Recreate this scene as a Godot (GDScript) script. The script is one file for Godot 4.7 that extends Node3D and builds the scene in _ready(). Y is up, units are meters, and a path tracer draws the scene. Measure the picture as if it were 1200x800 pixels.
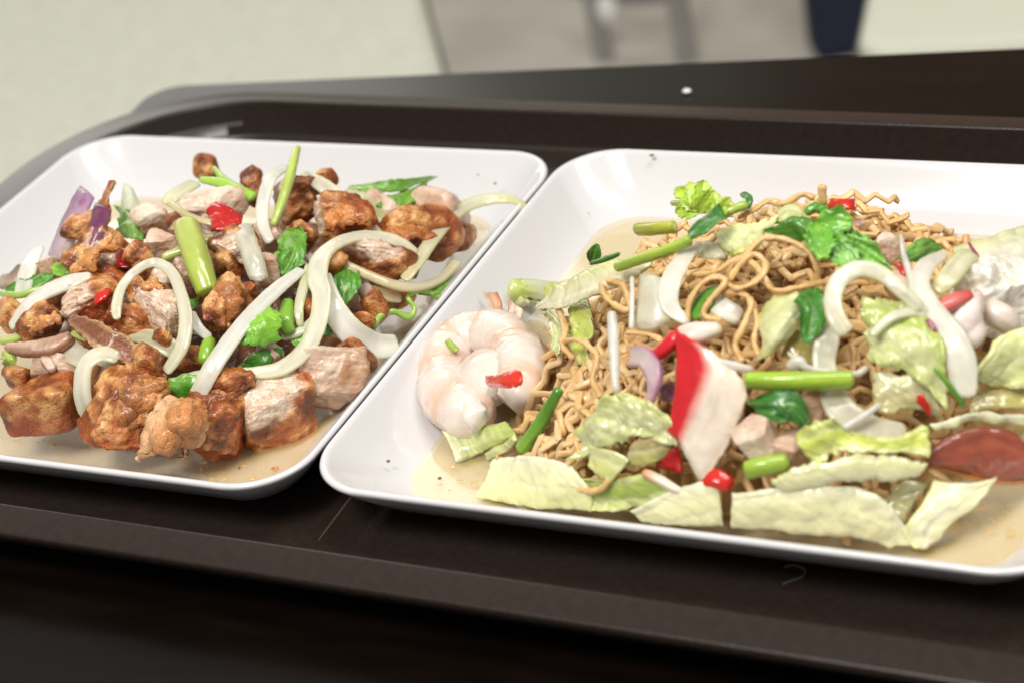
extends Node3D
# Two square white plates of Thai food on a brown tray: crispy meat with onion, and a noodle salad. Lengths in millimetres inside the helpers.

const MM := 0.001
const RIM := 22.5      # height of the plate rims above the table top
const FLOOR := 5.5     # height of the plates' inner floors
var M := {}
var used := {}
var ns := FastNoiseLite.new()
var nf := FastNoiseLite.new()
var rng := RandomNumberGenerator.new()

func _ready():
	camera_and_light()
	materials()
	looks()
	setting()
	tray_and_plates()
	noodles()
	right_dish()
	left_dish()
	small_things()

func camera_and_light():
	var cam := Camera3D.new()
	cam.name = "camera"
	add_child(cam)
	cam.position = Vector3(0.45725, 0.28418 + RIM * MM, 0.33904)
	cam.basis = Basis(Vector3(0.89567, -0.17738, -0.40782), Vector3(-0.07610, 0.84236, -0.53351), Vector3(0.43817, 0.50888, 0.74098)).orthonormalized()
	cam.near = 0.02
	cam.far = 30.0
	cam.current = true
	var at := CameraAttributesPhysical.new()
	at.frustum_focal_length = 73.5
	at.exposure_aperture = 13.0
	at.frustum_focus_distance = 0.555
	cam.attributes = at
	cam.fov = 18.55
	var env := Environment.new()
	env.background_mode = Environment.BG_COLOR
	env.background_color = Color(0.34, 0.336, 0.33).linear_to_srgb()
	env.tonemap_mode = Environment.TONE_MAPPER_LINEAR
	env.tonemap_exposure = 1.03
	env.sdfgi_enabled = true
	env.ssao_enabled = true
	env.ssil_enabled = true
	var we := WorldEnvironment.new()
	we.name = "environment"
	we.environment = env
	add_child(we)
	area("ceiling_and_fill_light", Vector3(0.85, 1.95, -0.25), Vector3(0.2, 0.0, -0.1), Vector2(1.3, 0.45), 2.45, Color(1.0, 0.98, 0.955))
	area("wall_lamp_light", Vector3(-1.85, 1.0, -2.3), Vector3(0.1, 0.05, -0.2), Vector2(2.4, 0.9), 1.5, Color(1.0, 0.985, 0.96))
	area("ceiling_and_fill_light", Vector3(0.1, 1.85, 1.0), Vector3(0.2, 0.0, -0.1), Vector2(0.7, 0.6), 3.6, Color(1.0, 0.98, 0.955))  # added fill light on the near side, for food facing the viewer

func area(called, from: Vector3, to: Vector3, size: Vector2, energy: float, col: Color):
	var l := AreaLight3D.new()
	l.name = called
	l.area_size = size
	l.light_energy = energy
	l.light_color = col
	l.shadow_enabled = true
	l.area_range = 12.0
	add_child(l, true)
	l.look_at_from_position(from, to, Vector3(0.3, 0.1, 1).normalized())

# ---------------------------------------------------------------- materials
func noise_tex(freq: float, seed_: int, ramp: Array, size := 256, oct := 4, kind := FastNoiseLite.TYPE_SIMPLEX_SMOOTH) -> NoiseTexture2D:
	var n := FastNoiseLite.new()
	n.noise_type = kind
	n.frequency = freq
	n.seed = seed_
	n.fractal_octaves = oct
	var t := NoiseTexture2D.new()
	t.width = size
	t.height = size
	t.seamless = true
	t.noise = n
	if ramp.size():
		var g := Gradient.new()
		var off := PackedFloat32Array()
		var col := PackedColorArray()
		for i in ramp.size():
			off.append(float(i) / (ramp.size() - 1))
			col.append(ramp[i])
		g.offsets = off
		g.colors = col
		t.color_ramp = g
	return t

func grey(v: float) -> Color:
	return Color(v, v, v).linear_to_srgb()

# a moist food surface: vertex colours times a fine grain, with relief and a wet coat
func food(called, rough: float, grain: NoiseTexture2D, relief: NoiseTexture2D, per_mm: float, depth_mm: float, coat := 0.0, sub := 0.0, back := Color.BLACK) -> StandardMaterial3D:
	var m := StandardMaterial3D.new()
	m.resource_name = called
	m.vertex_color_use_as_albedo = true
	m.roughness = rough
	m.uv1_triplanar = true
	m.uv1_scale = Vector3.ONE * per_mm * 1000.0
	if grain:
		m.albedo_texture = grain
	if relief:
		m.heightmap_enabled = true
		m.heightmap_texture = relief
		m.heightmap_scale = depth_mm * 0.1
	if coat > 0.0:
		m.clearcoat_enabled = true
		m.clearcoat = coat
		m.clearcoat_roughness = 0.07
	if sub > 0.0:
		m.subsurf_scatter_enabled = true
		m.subsurf_scatter_strength = sub
	if back != Color.BLACK:
		m.backlight_enabled = true
		m.backlight = back
	M[called] = m
	return m

func translucent(called, a: float):
	M[called].transparency = BaseMaterial3D.TRANSPARENCY_ALPHA
	M[called].albedo_color = Color(1, 1, 1, a)

func solid(called, col: Color, rough: float, spec := 0.5) -> StandardMaterial3D:
	var m := StandardMaterial3D.new()
	m.resource_name = called
	m.albedo_color = col.linear_to_srgb()
	m.roughness = rough
	m.metallic_specular = spec
	M[called] = m
	return m

func materials():
	var soft := noise_tex(0.012, 3, [grey(0.90), grey(1.0)])
	var fine := noise_tex(0.03, 5, [grey(0.84), grey(1.0)])
	var crumb := noise_tex(0.03, 8, [Color(0.66, 0.56, 0.48).linear_to_srgb(), Color(0.94, 0.90, 0.86).linear_to_srgb(), Color(1, 1, 1)])
	var bump := noise_tex(0.02, 11, [])
	var rough_bump := noise_tex(0.035, 12, [], 256, 5)
	var grain := noise_tex(0.045, 14, [grey(1.0), grey(0.75), grey(0.0)], 256, 2, FastNoiseLite.TYPE_CELLULAR)
	food("onion", 0.22, soft, bump, 0.05, 0.10, 0.45, 0.0, Color(0.3, 0.3, 0.24))
	translucent("onion", 0.66)
	food("stem", 0.24, soft, bump, 0.06, 0.10, 0.5, 0.0, Color(0.3, 0.36, 0.12))
	food("leaf", 0.28, fine, bump, 0.10, 0.30, 0.45, 0.0, Color(0.3, 0.45, 0.08))
	food("cabbage", 0.22, soft, bump, 0.05, 0.20, 0.55, 0.0, Color(0.24, 0.25, 0.14))
	translucent("cabbage", 0.90)
	food("noodle", 0.36, soft, bump, 0.08, 0.12, 0.2, 0.0, Color(0.5, 0.36, 0.16))
	food("fried", 0.40, crumb, grain, 0.12, 0.5, 0.3)
	food("meat", 0.40, fine, rough_bump, 0.06, 0.25, 0.25, 0.0, Color(0.2, 0.12, 0.08))
	food("seafood", 0.24, soft, bump, 0.05, 0.15, 0.5, 0.08, Color(0.4, 0.3, 0.25))
	food("crab", 0.32, soft, bump, 0.06, 0.12, 0.4, 0.0, Color(0.3, 0.2, 0.16))
	food("chilli", 0.18, fine, bump, 0.07, 0.2, 0.7)
	food("sausage", 0.26, fine, bump, 0.06, 0.2, 0.5)
	# glazed melamine
	var p := solid("plate_white", Color(0.66, 0.66, 0.668), 0.13)
	p.clearcoat_enabled = true
	p.clearcoat = 0.4
	p.clearcoat_roughness = 0.05
	# moulded tray, faintly grained
	var t := solid("tray_brown", Color(1, 1, 1), 0.28, 0.42)
	t.albedo_texture = noise_tex(0.05, 21, [Color(0.020, 0.0135, 0.0105).linear_to_srgb(), Color(0.030, 0.0205, 0.016).linear_to_srgb()])
	t.uv1_triplanar = true
	t.uv1_scale = Vector3.ONE * 22
	t.heightmap_enabled = true
	t.heightmap_texture = noise_tex(0.12, 22, [])
	t.heightmap_scale = 0.006
	var tb := solid("table_brown", Color(1, 1, 1), 0.22, 0.33)
	tb.albedo_texture = noise_tex(0.02, 23, [Color(0.003, 0.0018, 0.0012).linear_to_srgb(), Color(0.007, 0.0042, 0.003).linear_to_srgb()])
	tb.uv1_triplanar = true
	tb.uv1_scale = Vector3(3, 3, 14)
	solid("table_edge", Color(0.10, 0.06, 0.045), 0.4)
	solid("wall_wood", Color(0.34, 0.21, 0.15), 0.5)
	# broth: a thin amber film
	var b := StandardMaterial3D.new()
	b.resource_name = "broth"
	b.transparency = BaseMaterial3D.TRANSPARENCY_ALPHA
	b.albedo_color = Color(0.88, 0.69, 0.29, 1.0).linear_to_srgb()
	b.albedo_color.a = 0.24
	b.roughness = 0.04
	M["broth"] = b
	var b2 := b.duplicate()
	b2.resource_name = "broth_pale"
	b2.albedo_color = Color(0.88, 0.66, 0.27, 1.0).linear_to_srgb()
	b2.albedo_color.a = 0.22
	M["broth_pale"] = b2
	var dr := b.duplicate()
	dr.resource_name = "oil"
	dr.albedo_color = Color(0.93, 0.78, 0.45, 0.25)
	M["oil"] = dr
	# surroundings
	var w := solid("wall_cloth", Color(1, 1, 1), 0.85, 0.3)
	var wi := Image.create(256, 256, false, Image.FORMAT_RGB8)
	nf.seed = 77
	nf.frequency = 0.05
	for y in 256:
		for x in 256:
			var k := 0.94 + 0.04 * sin(x * TAU / 8.0) + 0.04 * sin(y * TAU / 8.0) + 0.13 * nf.get_noise_2d(x * 0.4, y * 4.0) + 0.13 * nf.get_noise_2d(x * 4.0 + 500, y * 0.4)
			wi.set_pixel(x, y, Color(0.67 * k, 0.685 * k, 0.575 * k).linear_to_srgb())
	w.albedo_texture = ImageTexture.create_from_image(wi)
	w.uv1_triplanar = true
	w.uv1_scale = Vector3.ONE * 5
	solid("chair_cloth", Color(0.66, 0.665, 0.55), 0.8, 0.3)
	solid("chair_piping", Color(0.16, 0.15, 0.11), 0.6)
	solid("navy", Color(0.006, 0.012, 0.035), 0.7)
	var fl := solid("floor_tile", Color(1, 1, 1), 0.5, 0.4)
	fl.albedo_texture = noise_tex(0.02, 31, [Color(0.56, 0.53, 0.48).linear_to_srgb(), Color(0.68, 0.645, 0.59).linear_to_srgb()])
	fl.uv1_triplanar = true
	fl.uv1_scale = Vector3.ONE * 1.5
	var ch := solid("chrome", Color(0.45, 0.45, 0.45), 0.22)
	ch.metallic = 0.9
	solid("crumb_and_glint_white", Color(0.85, 0.84, 0.80), 0.5)
	solid("speck_brown", Color(0.20, 0.09, 0.03), 0.5)
	solid("seed", Color(0.70, 0.50, 0.18), 0.4)

# ---------------------------------------------------------------- mesh helpers
func v3(a: Array) -> PackedVector3Array:
	var o := PackedVector3Array()
	for i in range(0, a.size(), 3):
		o.append(Vector3(a[i], a[i + 1], a[i + 2]))
	return o

func cr(a, b, c, d, t: float):
	return 0.5 * (2.0 * b + (c - a) * t + (2.0 * a - 5.0 * b + 4.0 * c - d) * t * t + (3.0 * b - a - 3.0 * c + d) * t * t * t)

func along(a, s: float):   # a smooth curve through the list at 0..1
	var n: int = a.size()
	if n == 1:
		return a[0]
	var x: float = clampf(s, 0.0, 1.0) * (n - 1)
	var i: int = mini(int(x), n - 2)
	return cr(a[maxi(i - 1, 0)], a[i], a[i + 1], a[mini(i + 2, n - 1)], x - i)

func mixl(a, s: float):   # straight steps through a list of colours or numbers
	var n: int = a.size()
	if n == 1:
		return a[0]
	var x: float = clampf(s, 0.0, 1.0) * (n - 1)
	var i: int = mini(int(x), n - 2)
	return lerp(a[i], a[i + 1], x - i)

func length_of(p) -> float:
	var l := 0.0
	for i in range(1, p.size()):
		l += p[i].distance_to(p[i - 1])
	return l

# closed shell in millimetres -> mesh in metres, outward normals, clockwise faces, moved so that its base centre is the origin
func shell(P: PackedVector3Array, I: PackedInt32Array, C: PackedColorArray) -> Array:
	var N := PackedVector3Array()
	N.resize(P.size())
	var vol := 0.0
	var lo: Vector3 = P[0]
	var hi: Vector3 = P[0]
	for p in P:
		lo = lo.min(p)
		hi = hi.max(p)
	var o := Vector3((lo.x + hi.x) / 2, lo.y, (lo.z + hi.z) / 2)
	for i in range(0, I.size(), 3):
		var a := P[I[i]] - o
		var b := P[I[i + 1]] - o
		var c := P[I[i + 2]] - o
		var n := (b - a).cross(c - a)
		vol += a.dot(n)
		N[I[i]] += n
		N[I[i + 1]] += n
		N[I[i + 2]] += n
	var s := 1.0 if vol > 0 else -1.0
	if vol > 0:
		for i in range(0, I.size(), 3):
			var k := I[i + 1]
			I[i + 1] = I[i + 2]
			I[i + 2] = k
	for i in P.size():
		N[i] = (N[i] * s).normalized()
		P[i] = (P[i] - o) * MM
	var arr := []
	arr.resize(Mesh.ARRAY_MAX)
	arr[Mesh.ARRAY_VERTEX] = P
	arr[Mesh.ARRAY_NORMAL] = N
	arr[Mesh.ARRAY_INDEX] = I
	if C.size():
		arr[Mesh.ARRAY_COLOR] = C
	var m := ArrayMesh.new()
	m.add_surface_from_arrays(Mesh.PRIMITIVE_TRIANGLES, arr)
	return [m, o * MM]

func numbered(called: String) -> String:
	used[called] = used.get(called, -1) + 1
	return called if used[called] == 0 else "%s_%03d" % [called, used[called]]

var last: Node3D

func put(called: String, made: Array, mat, label := "", category := "", group := "") -> MeshInstance3D:
	if label == "-":      # a piece of the thing just built
		return part(called, made, mat, last)
	var o := MeshInstance3D.new()
	o.name = numbered(called)
	o.mesh = made[0]
	o.material_override = null
	o.mesh.surface_set_material(0, M[mat] if mat is String else mat)
	o.position = made[1]
	add_child(o, true)
	last = o
	if label:
		o.set_meta("label", label)
	if category:
		o.set_meta("category", category)
	if group:
		o.set_meta("group", group)
	return o

func part(called: String, made: Array, mat, parent: Node3D) -> MeshInstance3D:
	var o := MeshInstance3D.new()
	o.name = called
	o.mesh = made[0]
	o.mesh.surface_set_material(0, M[mat])
	var base := Vector3.ZERO
	var p: Node = parent
	while p is Node3D and p != self:
		base += p.position
		p = p.get_parent()
	o.position = made[1] - base
	parent.add_child(o, true)
	return o

func structure(o: Node3D, label: String, category := "") -> Node3D:
	o.set_meta("kind", "structure")
	o.set_meta("label", label)
	if category:
		o.set_meta("category", category)
	return o

# a strip, stalk or strand swept along a curve.  w, t: breadth and thickness; cols: colours along it; o: edge colour, e (roundness), cup, roll, wob, cap colour, hollow
func sweep(pts, w, t, cols, o := {}) -> Array:
	var L := length_of(pts)
	var ds: float = o.get("ds", 0.8)
	var n: int = clampi(int(L / ds), 8, 600)
	var K: int = o.get("k", 16)
	var e: float = o.get("e", 2.4)
	var cup: float = o.get("cup", 0.0)
	var wob: float = o.get("wob", 0.15)
	var up: Vector3 = o.get("up", Vector3(0.25, 0.85, 0.45)).normalized()
	var roll = o.get("roll", [0.0])
	var seed_: int = o.get("seed", 1)
	var streak: float = o.get("streak", 0.12)
	var edge = o.get("edge", null)
	var hollow: float = o.get("hollow", 0.0)
	ns.seed = seed_
	ns.frequency = 0.11
	var P := PackedVector3Array()
	var C := PackedColorArray()
	var I := PackedInt32Array()
	var c: PackedVector3Array = []
	for i in n + 1:
		c.append(along(pts, float(i) / n))
	var lastside := Vector3.ZERO
	for i in n + 1:
		var s := float(i) / n
		var T := (c[mini(i + 1, n)] - c[maxi(i - 1, 0)]).normalized()
		var side := T.cross(up)
		if side.length() < 0.35 and lastside != Vector3.ZERO:
			side = lastside - T * lastside.dot(T)
		side = side.normalized()
		if lastside != Vector3.ZERO:
			if side.dot(lastside) < 0:
				side = -side
			side = (side + lastside * 1.2).normalized()
			side = (side - T * side.dot(T)).normalized()
		lastside = side
		var nn := side.cross(T).normalized()
		var r: float = deg_to_rad(mixl(roll, s))
		var sx := side * cos(r) + nn * sin(r)
		var sy := nn * cos(r) - side * sin(r)
		var ww: float = maxf(along(w, s), 0.12) * 0.5
		var tt: float = maxf(along(t, s), 0.10) * 0.5
		# rounded end
		var fade := minf(float(i), float(n - i)) * L / n
		if o.get("round", true):
			var rr := minf(ww, 1.2)
			if fade < rr:
				var q := sqrt(maxf(1.0 - pow(1.0 - fade / rr, 2.0), 0.04))
				ww *= lerpf(0.55, 1.0, q)
				tt *= lerpf(0.35, 1.0, q)
		var base: Color = mixl(cols, s)
		for k in K:
			var a := TAU * k / K
			var cx := signf(cos(a)) * pow(absf(cos(a)), 2.0 / e)
			var cy := signf(sin(a)) * pow(absf(sin(a)), 2.0 / e)
			var p := c[i] + sx * cx * ww + sy * (cy * tt + cup * (cx * cx - 0.4) * ww)
			var g := ns.get_noise_3d(p.x * 3, p.y * 3, p.z * 3)
			p += (sx * cx + sy * cy) * g * wob
			P.append(p)
			var st := ns.get_noise_2d(cx * 26.0 + 40.0, s * L * 0.35) 
			var col := base
			if edge != null:
				col = base.lerp(edge, smoothstep(0.55, 1.0, absf(cx)) * 0.85)
			col = col * (1.0 + streak * st * 2.0)
			col.a = 1.0
			C.append(col)
	for i in n:
		for k in K:
			var k2 := (k + 1) % K
			I.append_array([i * K + k, (i + 1) * K + k, (i + 1) * K + k2, i * K + k, (i + 1) * K + k2, i * K + k2])
	for end in [0, n]:
		var T2: Vector3 = (c[1] - c[0]).normalized() if end == 0 else (c[n] - c[n - 1]).normalized()
		var out := -T2 if end == 0 else T2
		var capc: Color = o.get("cap", mixl(cols, 0.0 if end == 0 else 1.0) * 1.12)
		var rings := [[1.0, 0.0], [0.96, 0.05], [0.0, 0.15]]
		if hollow > 0.0:
			rings = [[1.0, 0.0], [0.93, 0.08], [hollow, 0.0], [hollow * 0.9, -3.0], [0.0, -3.2]]
		var first := P.size()
		var mid := c[end]
		for q in rings.size():
			for k in K:
				var src := P[end * K + k]
				P.append(mid + (src - mid) * rings[q][0] + out * rings[q][1])
				C.append(capc if rings[q][1] >= 0.0 else capc * 0.5)
		for q in rings.size() - 1:
			for k in K:
				var k2 := (k + 1) % K
				var a := first + q * K
				var b := first + (q + 1) * K
				if end == 0:
					I.append_array([a + k, a + k2, b + k2, a + k, b + k2, b + k])
				else:
					I.append_array([a + k, b + k2, a + k2, a + k, b + k, b + k2])
	return shell(P, I, C)

# a leaf or sheet through rails (lists of points), with thickness.  o: t, ruffle, rfreq, jag, vein, seed, cols per rail
func loft(rails: Array, cols: Array, o := {}) -> Array:
	var t: float = o.get("t", 1.2)
	var ruf: float = o.get("ruffle", 0.6)
	var rf: float = o.get("rfreq", 0.12)
	var jag: float = o.get("jag", 0.3)
	var vein: float = o.get("vein", 0.15)
	var ribs: float = o.get("ribs", 0.0)
	var nr := rails.size()
	var lu := 0.0
	for r in rails:
		lu = maxf(lu, length_of(r))
	var lv := 0.0
	for s in [0.0, 0.5, 1.0]:
		var l := 0.0
		for i in range(1, nr):
			l += (along(rails[i], s) as Vector3).distance_to(along(rails[i - 1], s))
		lv = maxf(lv, l)
	var ds: float = o.get("ds", 0.7)
	var nu := clampi(int(lu / ds), 8, 90)
	var nv := clampi(int(lv / ds), 6, 70)
	ns.seed = o.get("seed", 1)
	ns.frequency = rf
	nf.seed = o.get("seed", 1) + 50
	nf.frequency = 0.5
	var G := PackedVector3Array()
	for j in nv + 1:
		for i in nu + 1:
			var u := float(i) / nu
			var v := float(j) / nv
			# uneven outline: slide border points inwards
			if jag > 0.0:
				var ju := jag * (0.5 + nf.get_noise_2d(v * lv * 0.55, 3.0)) / maxf(lu, 1.0)
				var jv := jag * (0.5 + nf.get_noise_2d(u * lu * 0.55, 9.0)) / maxf(lv, 1.0)
				u = lerpf(ju, 1.0 - ju, u)
				v = lerpf(jv, 1.0 - jv, v)
			var col := []
			for r in rails:
				col.append(along(r, u))
			G.append(along(col, v))
	var W := nu + 1
	var NN := PackedVector3Array()
	for j in nv + 1:
		for i in W:
			var du := G[j * W + mini(i + 1, nu)] - G[j * W + maxi(i - 1, 0)]
			var dv := G[mini(j + 1, nv) * W + i] - G[maxi(j - 1, 0) * W + i]
			NN.append(du.cross(dv).normalized())
	for j in nv + 1:
		for i in W:
			var p := G[j * W + i]
			var eu := minf(i, nu - i) * lu / nu
			var ev := minf(j, nv - j) * lv / nv
			var near := 1.0 + 0.8 * exp(-minf(eu, ev) / 3.0)
			G[j * W + i] = p + NN[j * W + i] * (ruf * near * 1.6 * ns.get_noise_3d(p.x, p.y, p.z) + ribs * 0.35 * rib(float(i) / nu * lu, float(j) / nv * lv))
	NN.clear()
	for j in nv + 1:
		for i in W:
			var du := G[j * W + mini(i + 1, nu)] - G[j * W + maxi(i - 1, 0)]
			var dv := G[mini(j + 1, nv) * W + i] - G[maxi(j - 1, 0) * W + i]
			NN.append(du.cross(dv).normalized())
	var P := PackedVector3Array()
	var C := PackedColorArray()
	var I := PackedInt32Array()
	var tints = o.get("along", [Color(1, 1, 1)])
	for side in [1.0, -1.0]:
		for j in nv + 1:
			for i in W:
				var edge := minf(minf(i, nu - i) * lu / nu, minf(j, nv - j) * lv / nv)
				var h := t * 0.5 * lerpf(o.get("rim", 0.3), 1.0, smoothstep(0.0, 1.0, edge / maxf(t * o.get("rimw", 1.0), 0.5)))
				P.append(G[j * W + i] + NN[j * W + i] * h * side)
				var c: Color = mixl(cols, float(j) / nv)
				c = c * mixl(tints, float(i) / nu)
				var q := G[j * W + i]
				if ribs > 0.0:
					c = c.lerp(Color(0.93, 0.91, 0.66), 0.55 * ribs * rib(float(i) / nu * lu, float(j) / nv * lv))
				c = c * (1.0 + vein * 2.0 * ns.get_noise_2d(float(j) / nv * lv * 2.2, float(i) / nu * lu * 0.5 + 90.0) + 0.08 * nf.get_noise_3d(q.x * 0.5, q.y * 0.5, q.z * 0.5))
				c.a = 1.0
				C.append(c)
	var S := W * (nv + 1)
	for j in nv:
		for i in nu:
			var a := j * W + i
			I.append_array([a, a + 1, a + W + 1, a, a + W + 1, a + W])
			I.append_array([S + a, S + a + W + 1, S + a + 1, S + a, S + a + W, S + a + W + 1])
	var border := PackedInt32Array()
	for i in nu:
		border.append(i)
	for j in nv:
		border.append(j * W + nu)
	for i in nu:
		border.append(nv * W + nu - i)
	for j in nv:
		border.append((nv - j) * W)
	for k in border.size():
		var a := border[k]
		var b := border[(k + 1) % border.size()]
		I.append_array([a, S + a, b, b, S + a, S + b])
	return shell(P, I, C)

# branching veins of a cabbage sheet, 0..1, at a place in millimetres along and across it
func rib(u: float, v: float) -> float:
	var wob := 1.6 * ns.get_noise_2d(u * 0.6, v * 0.6)
	var a := absf(fposmod(v + wob + u * 0.10, 7.0) - 3.5)
	var b := absf(fposmod(u * 0.8 - v * 0.7 + wob * 1.5, 5.2) - 2.6)
	return clampf(exp(-a * a / 0.30) + 0.6 * exp(-b * b / 0.10), 0.0, 1.0)

# a toothed leaf along a spine; nrm: its facing; o: fold (how far the halves bend up), lobes, teeth, cols
func leaf(pts, width: float, nrm: Vector3, cols: Array, o := {}) -> Array:
	var lobes: float = o.get("lobes", 3.0)
	var fold: float = o.get("fold", 0.25)
	var teeth: float = o.get("teeth", 0.16)
	var seed_: int = o.get("seed", 1)
	var blunt: float = o.get("blunt", 0.75)
	ns.seed = seed_
	ns.frequency = 0.16
	var L := length_of(pts)
	var n := clampi(int(L / 0.45), 16, 80)
	var half := 12
	var W := half * 2 + 1
	var G := PackedVector3Array()
	var C := PackedColorArray()
	for i in n + 1:
		var s := float(i) / n
		var c: Vector3 = along(pts, s)
		var T: Vector3 = ((along(pts, s + 0.02) as Vector3) - (along(pts, s - 0.02) as Vector3)).normalized()
		var side := T.cross(nrm).normalized()
		var nn := side.cross(T).normalized()
		var env := pow(sin(PI * pow(clampf(s * 0.97 + 0.015, 0.0, 1.0), blunt)), 0.65)
		for k in W:
			var x := float(k - half) / half
			var ph := s * lobes + (0.13 if x > 0 else 0.0)
			var lobe := 0.70 + 0.30 * absf(sin(PI * ph))
			var tooth := 1.0 - teeth * fposmod(s * lobes * 3.3 + (0.4 if x > 0 else 0.0), 1.0)
			var hw := width * 0.5 * env * lobe * tooth
			var shift := L * 0.10 * x * x * (1.0 - s)
			var p := c + side * x * hw + T * shift + nn * (fold * absf(x) * hw + ns.get_noise_2d(s * L * 1.0 + x * 7.0, x * hw * 2.0) * width * 0.11 * (0.3 + absf(x)))
			G.append(p)
			var vn := exp(-pow(x / 0.07, 2.0)) + 0.6 * exp(-pow(sin(PI * (s * lobes * 2.0 - absf(x) * 1.1)) / 0.22, 2.0)) * (1.0 - absf(x) * 0.5)
			var col: Color = mixl(cols, s).lerp(Color(0.42, 0.55, 0.14), 0.30 * minf(vn, 1.0))
			col = col * (0.95 + 0.5 * ns.get_noise_2d(s * L * 1.6 + 70.0, x * hw * 1.6))
			col.a = 1.0
			C.append(col)
	var P := PackedVector3Array()
	var CC := PackedColorArray()
	var I := PackedInt32Array()
	var th: float = o.get("t", 0.35)
	for sgn in [0.5, -0.5]:
		for i in n + 1:
			for k in W:
				var du := G[mini(i + 1, n) * W + k] - G[maxi(i - 1, 0) * W + k]
				var dv := G[i * W + mini(k + 1, W - 1)] - G[i * W + maxi(k - 1, 0)]
				P.append(G[i * W + k] + du.cross(dv).normalized() * th * sgn)
				CC.append(C[i * W + k])
	var S := W * (n + 1)
	for i in n:
		for k in W - 1:
			var a := i * W + k
			I.append_array([a, a + 1, a + W + 1, a, a + W + 1, a + W, S + a, S + a + W + 1, S + a + 1, S + a, S + a + W, S + a + W + 1])
		for k in [0, W - 1]:
			var a2: int = i * W + k
			I.append_array([a2, S + a2, a2 + W, a2 + W, S + a2, S + a2 + W] if k == 0 else [a2, a2 + W, S + a2, a2 + W, S + a2 + W, S + a2])
	return shell(P, I, CC)

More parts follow.
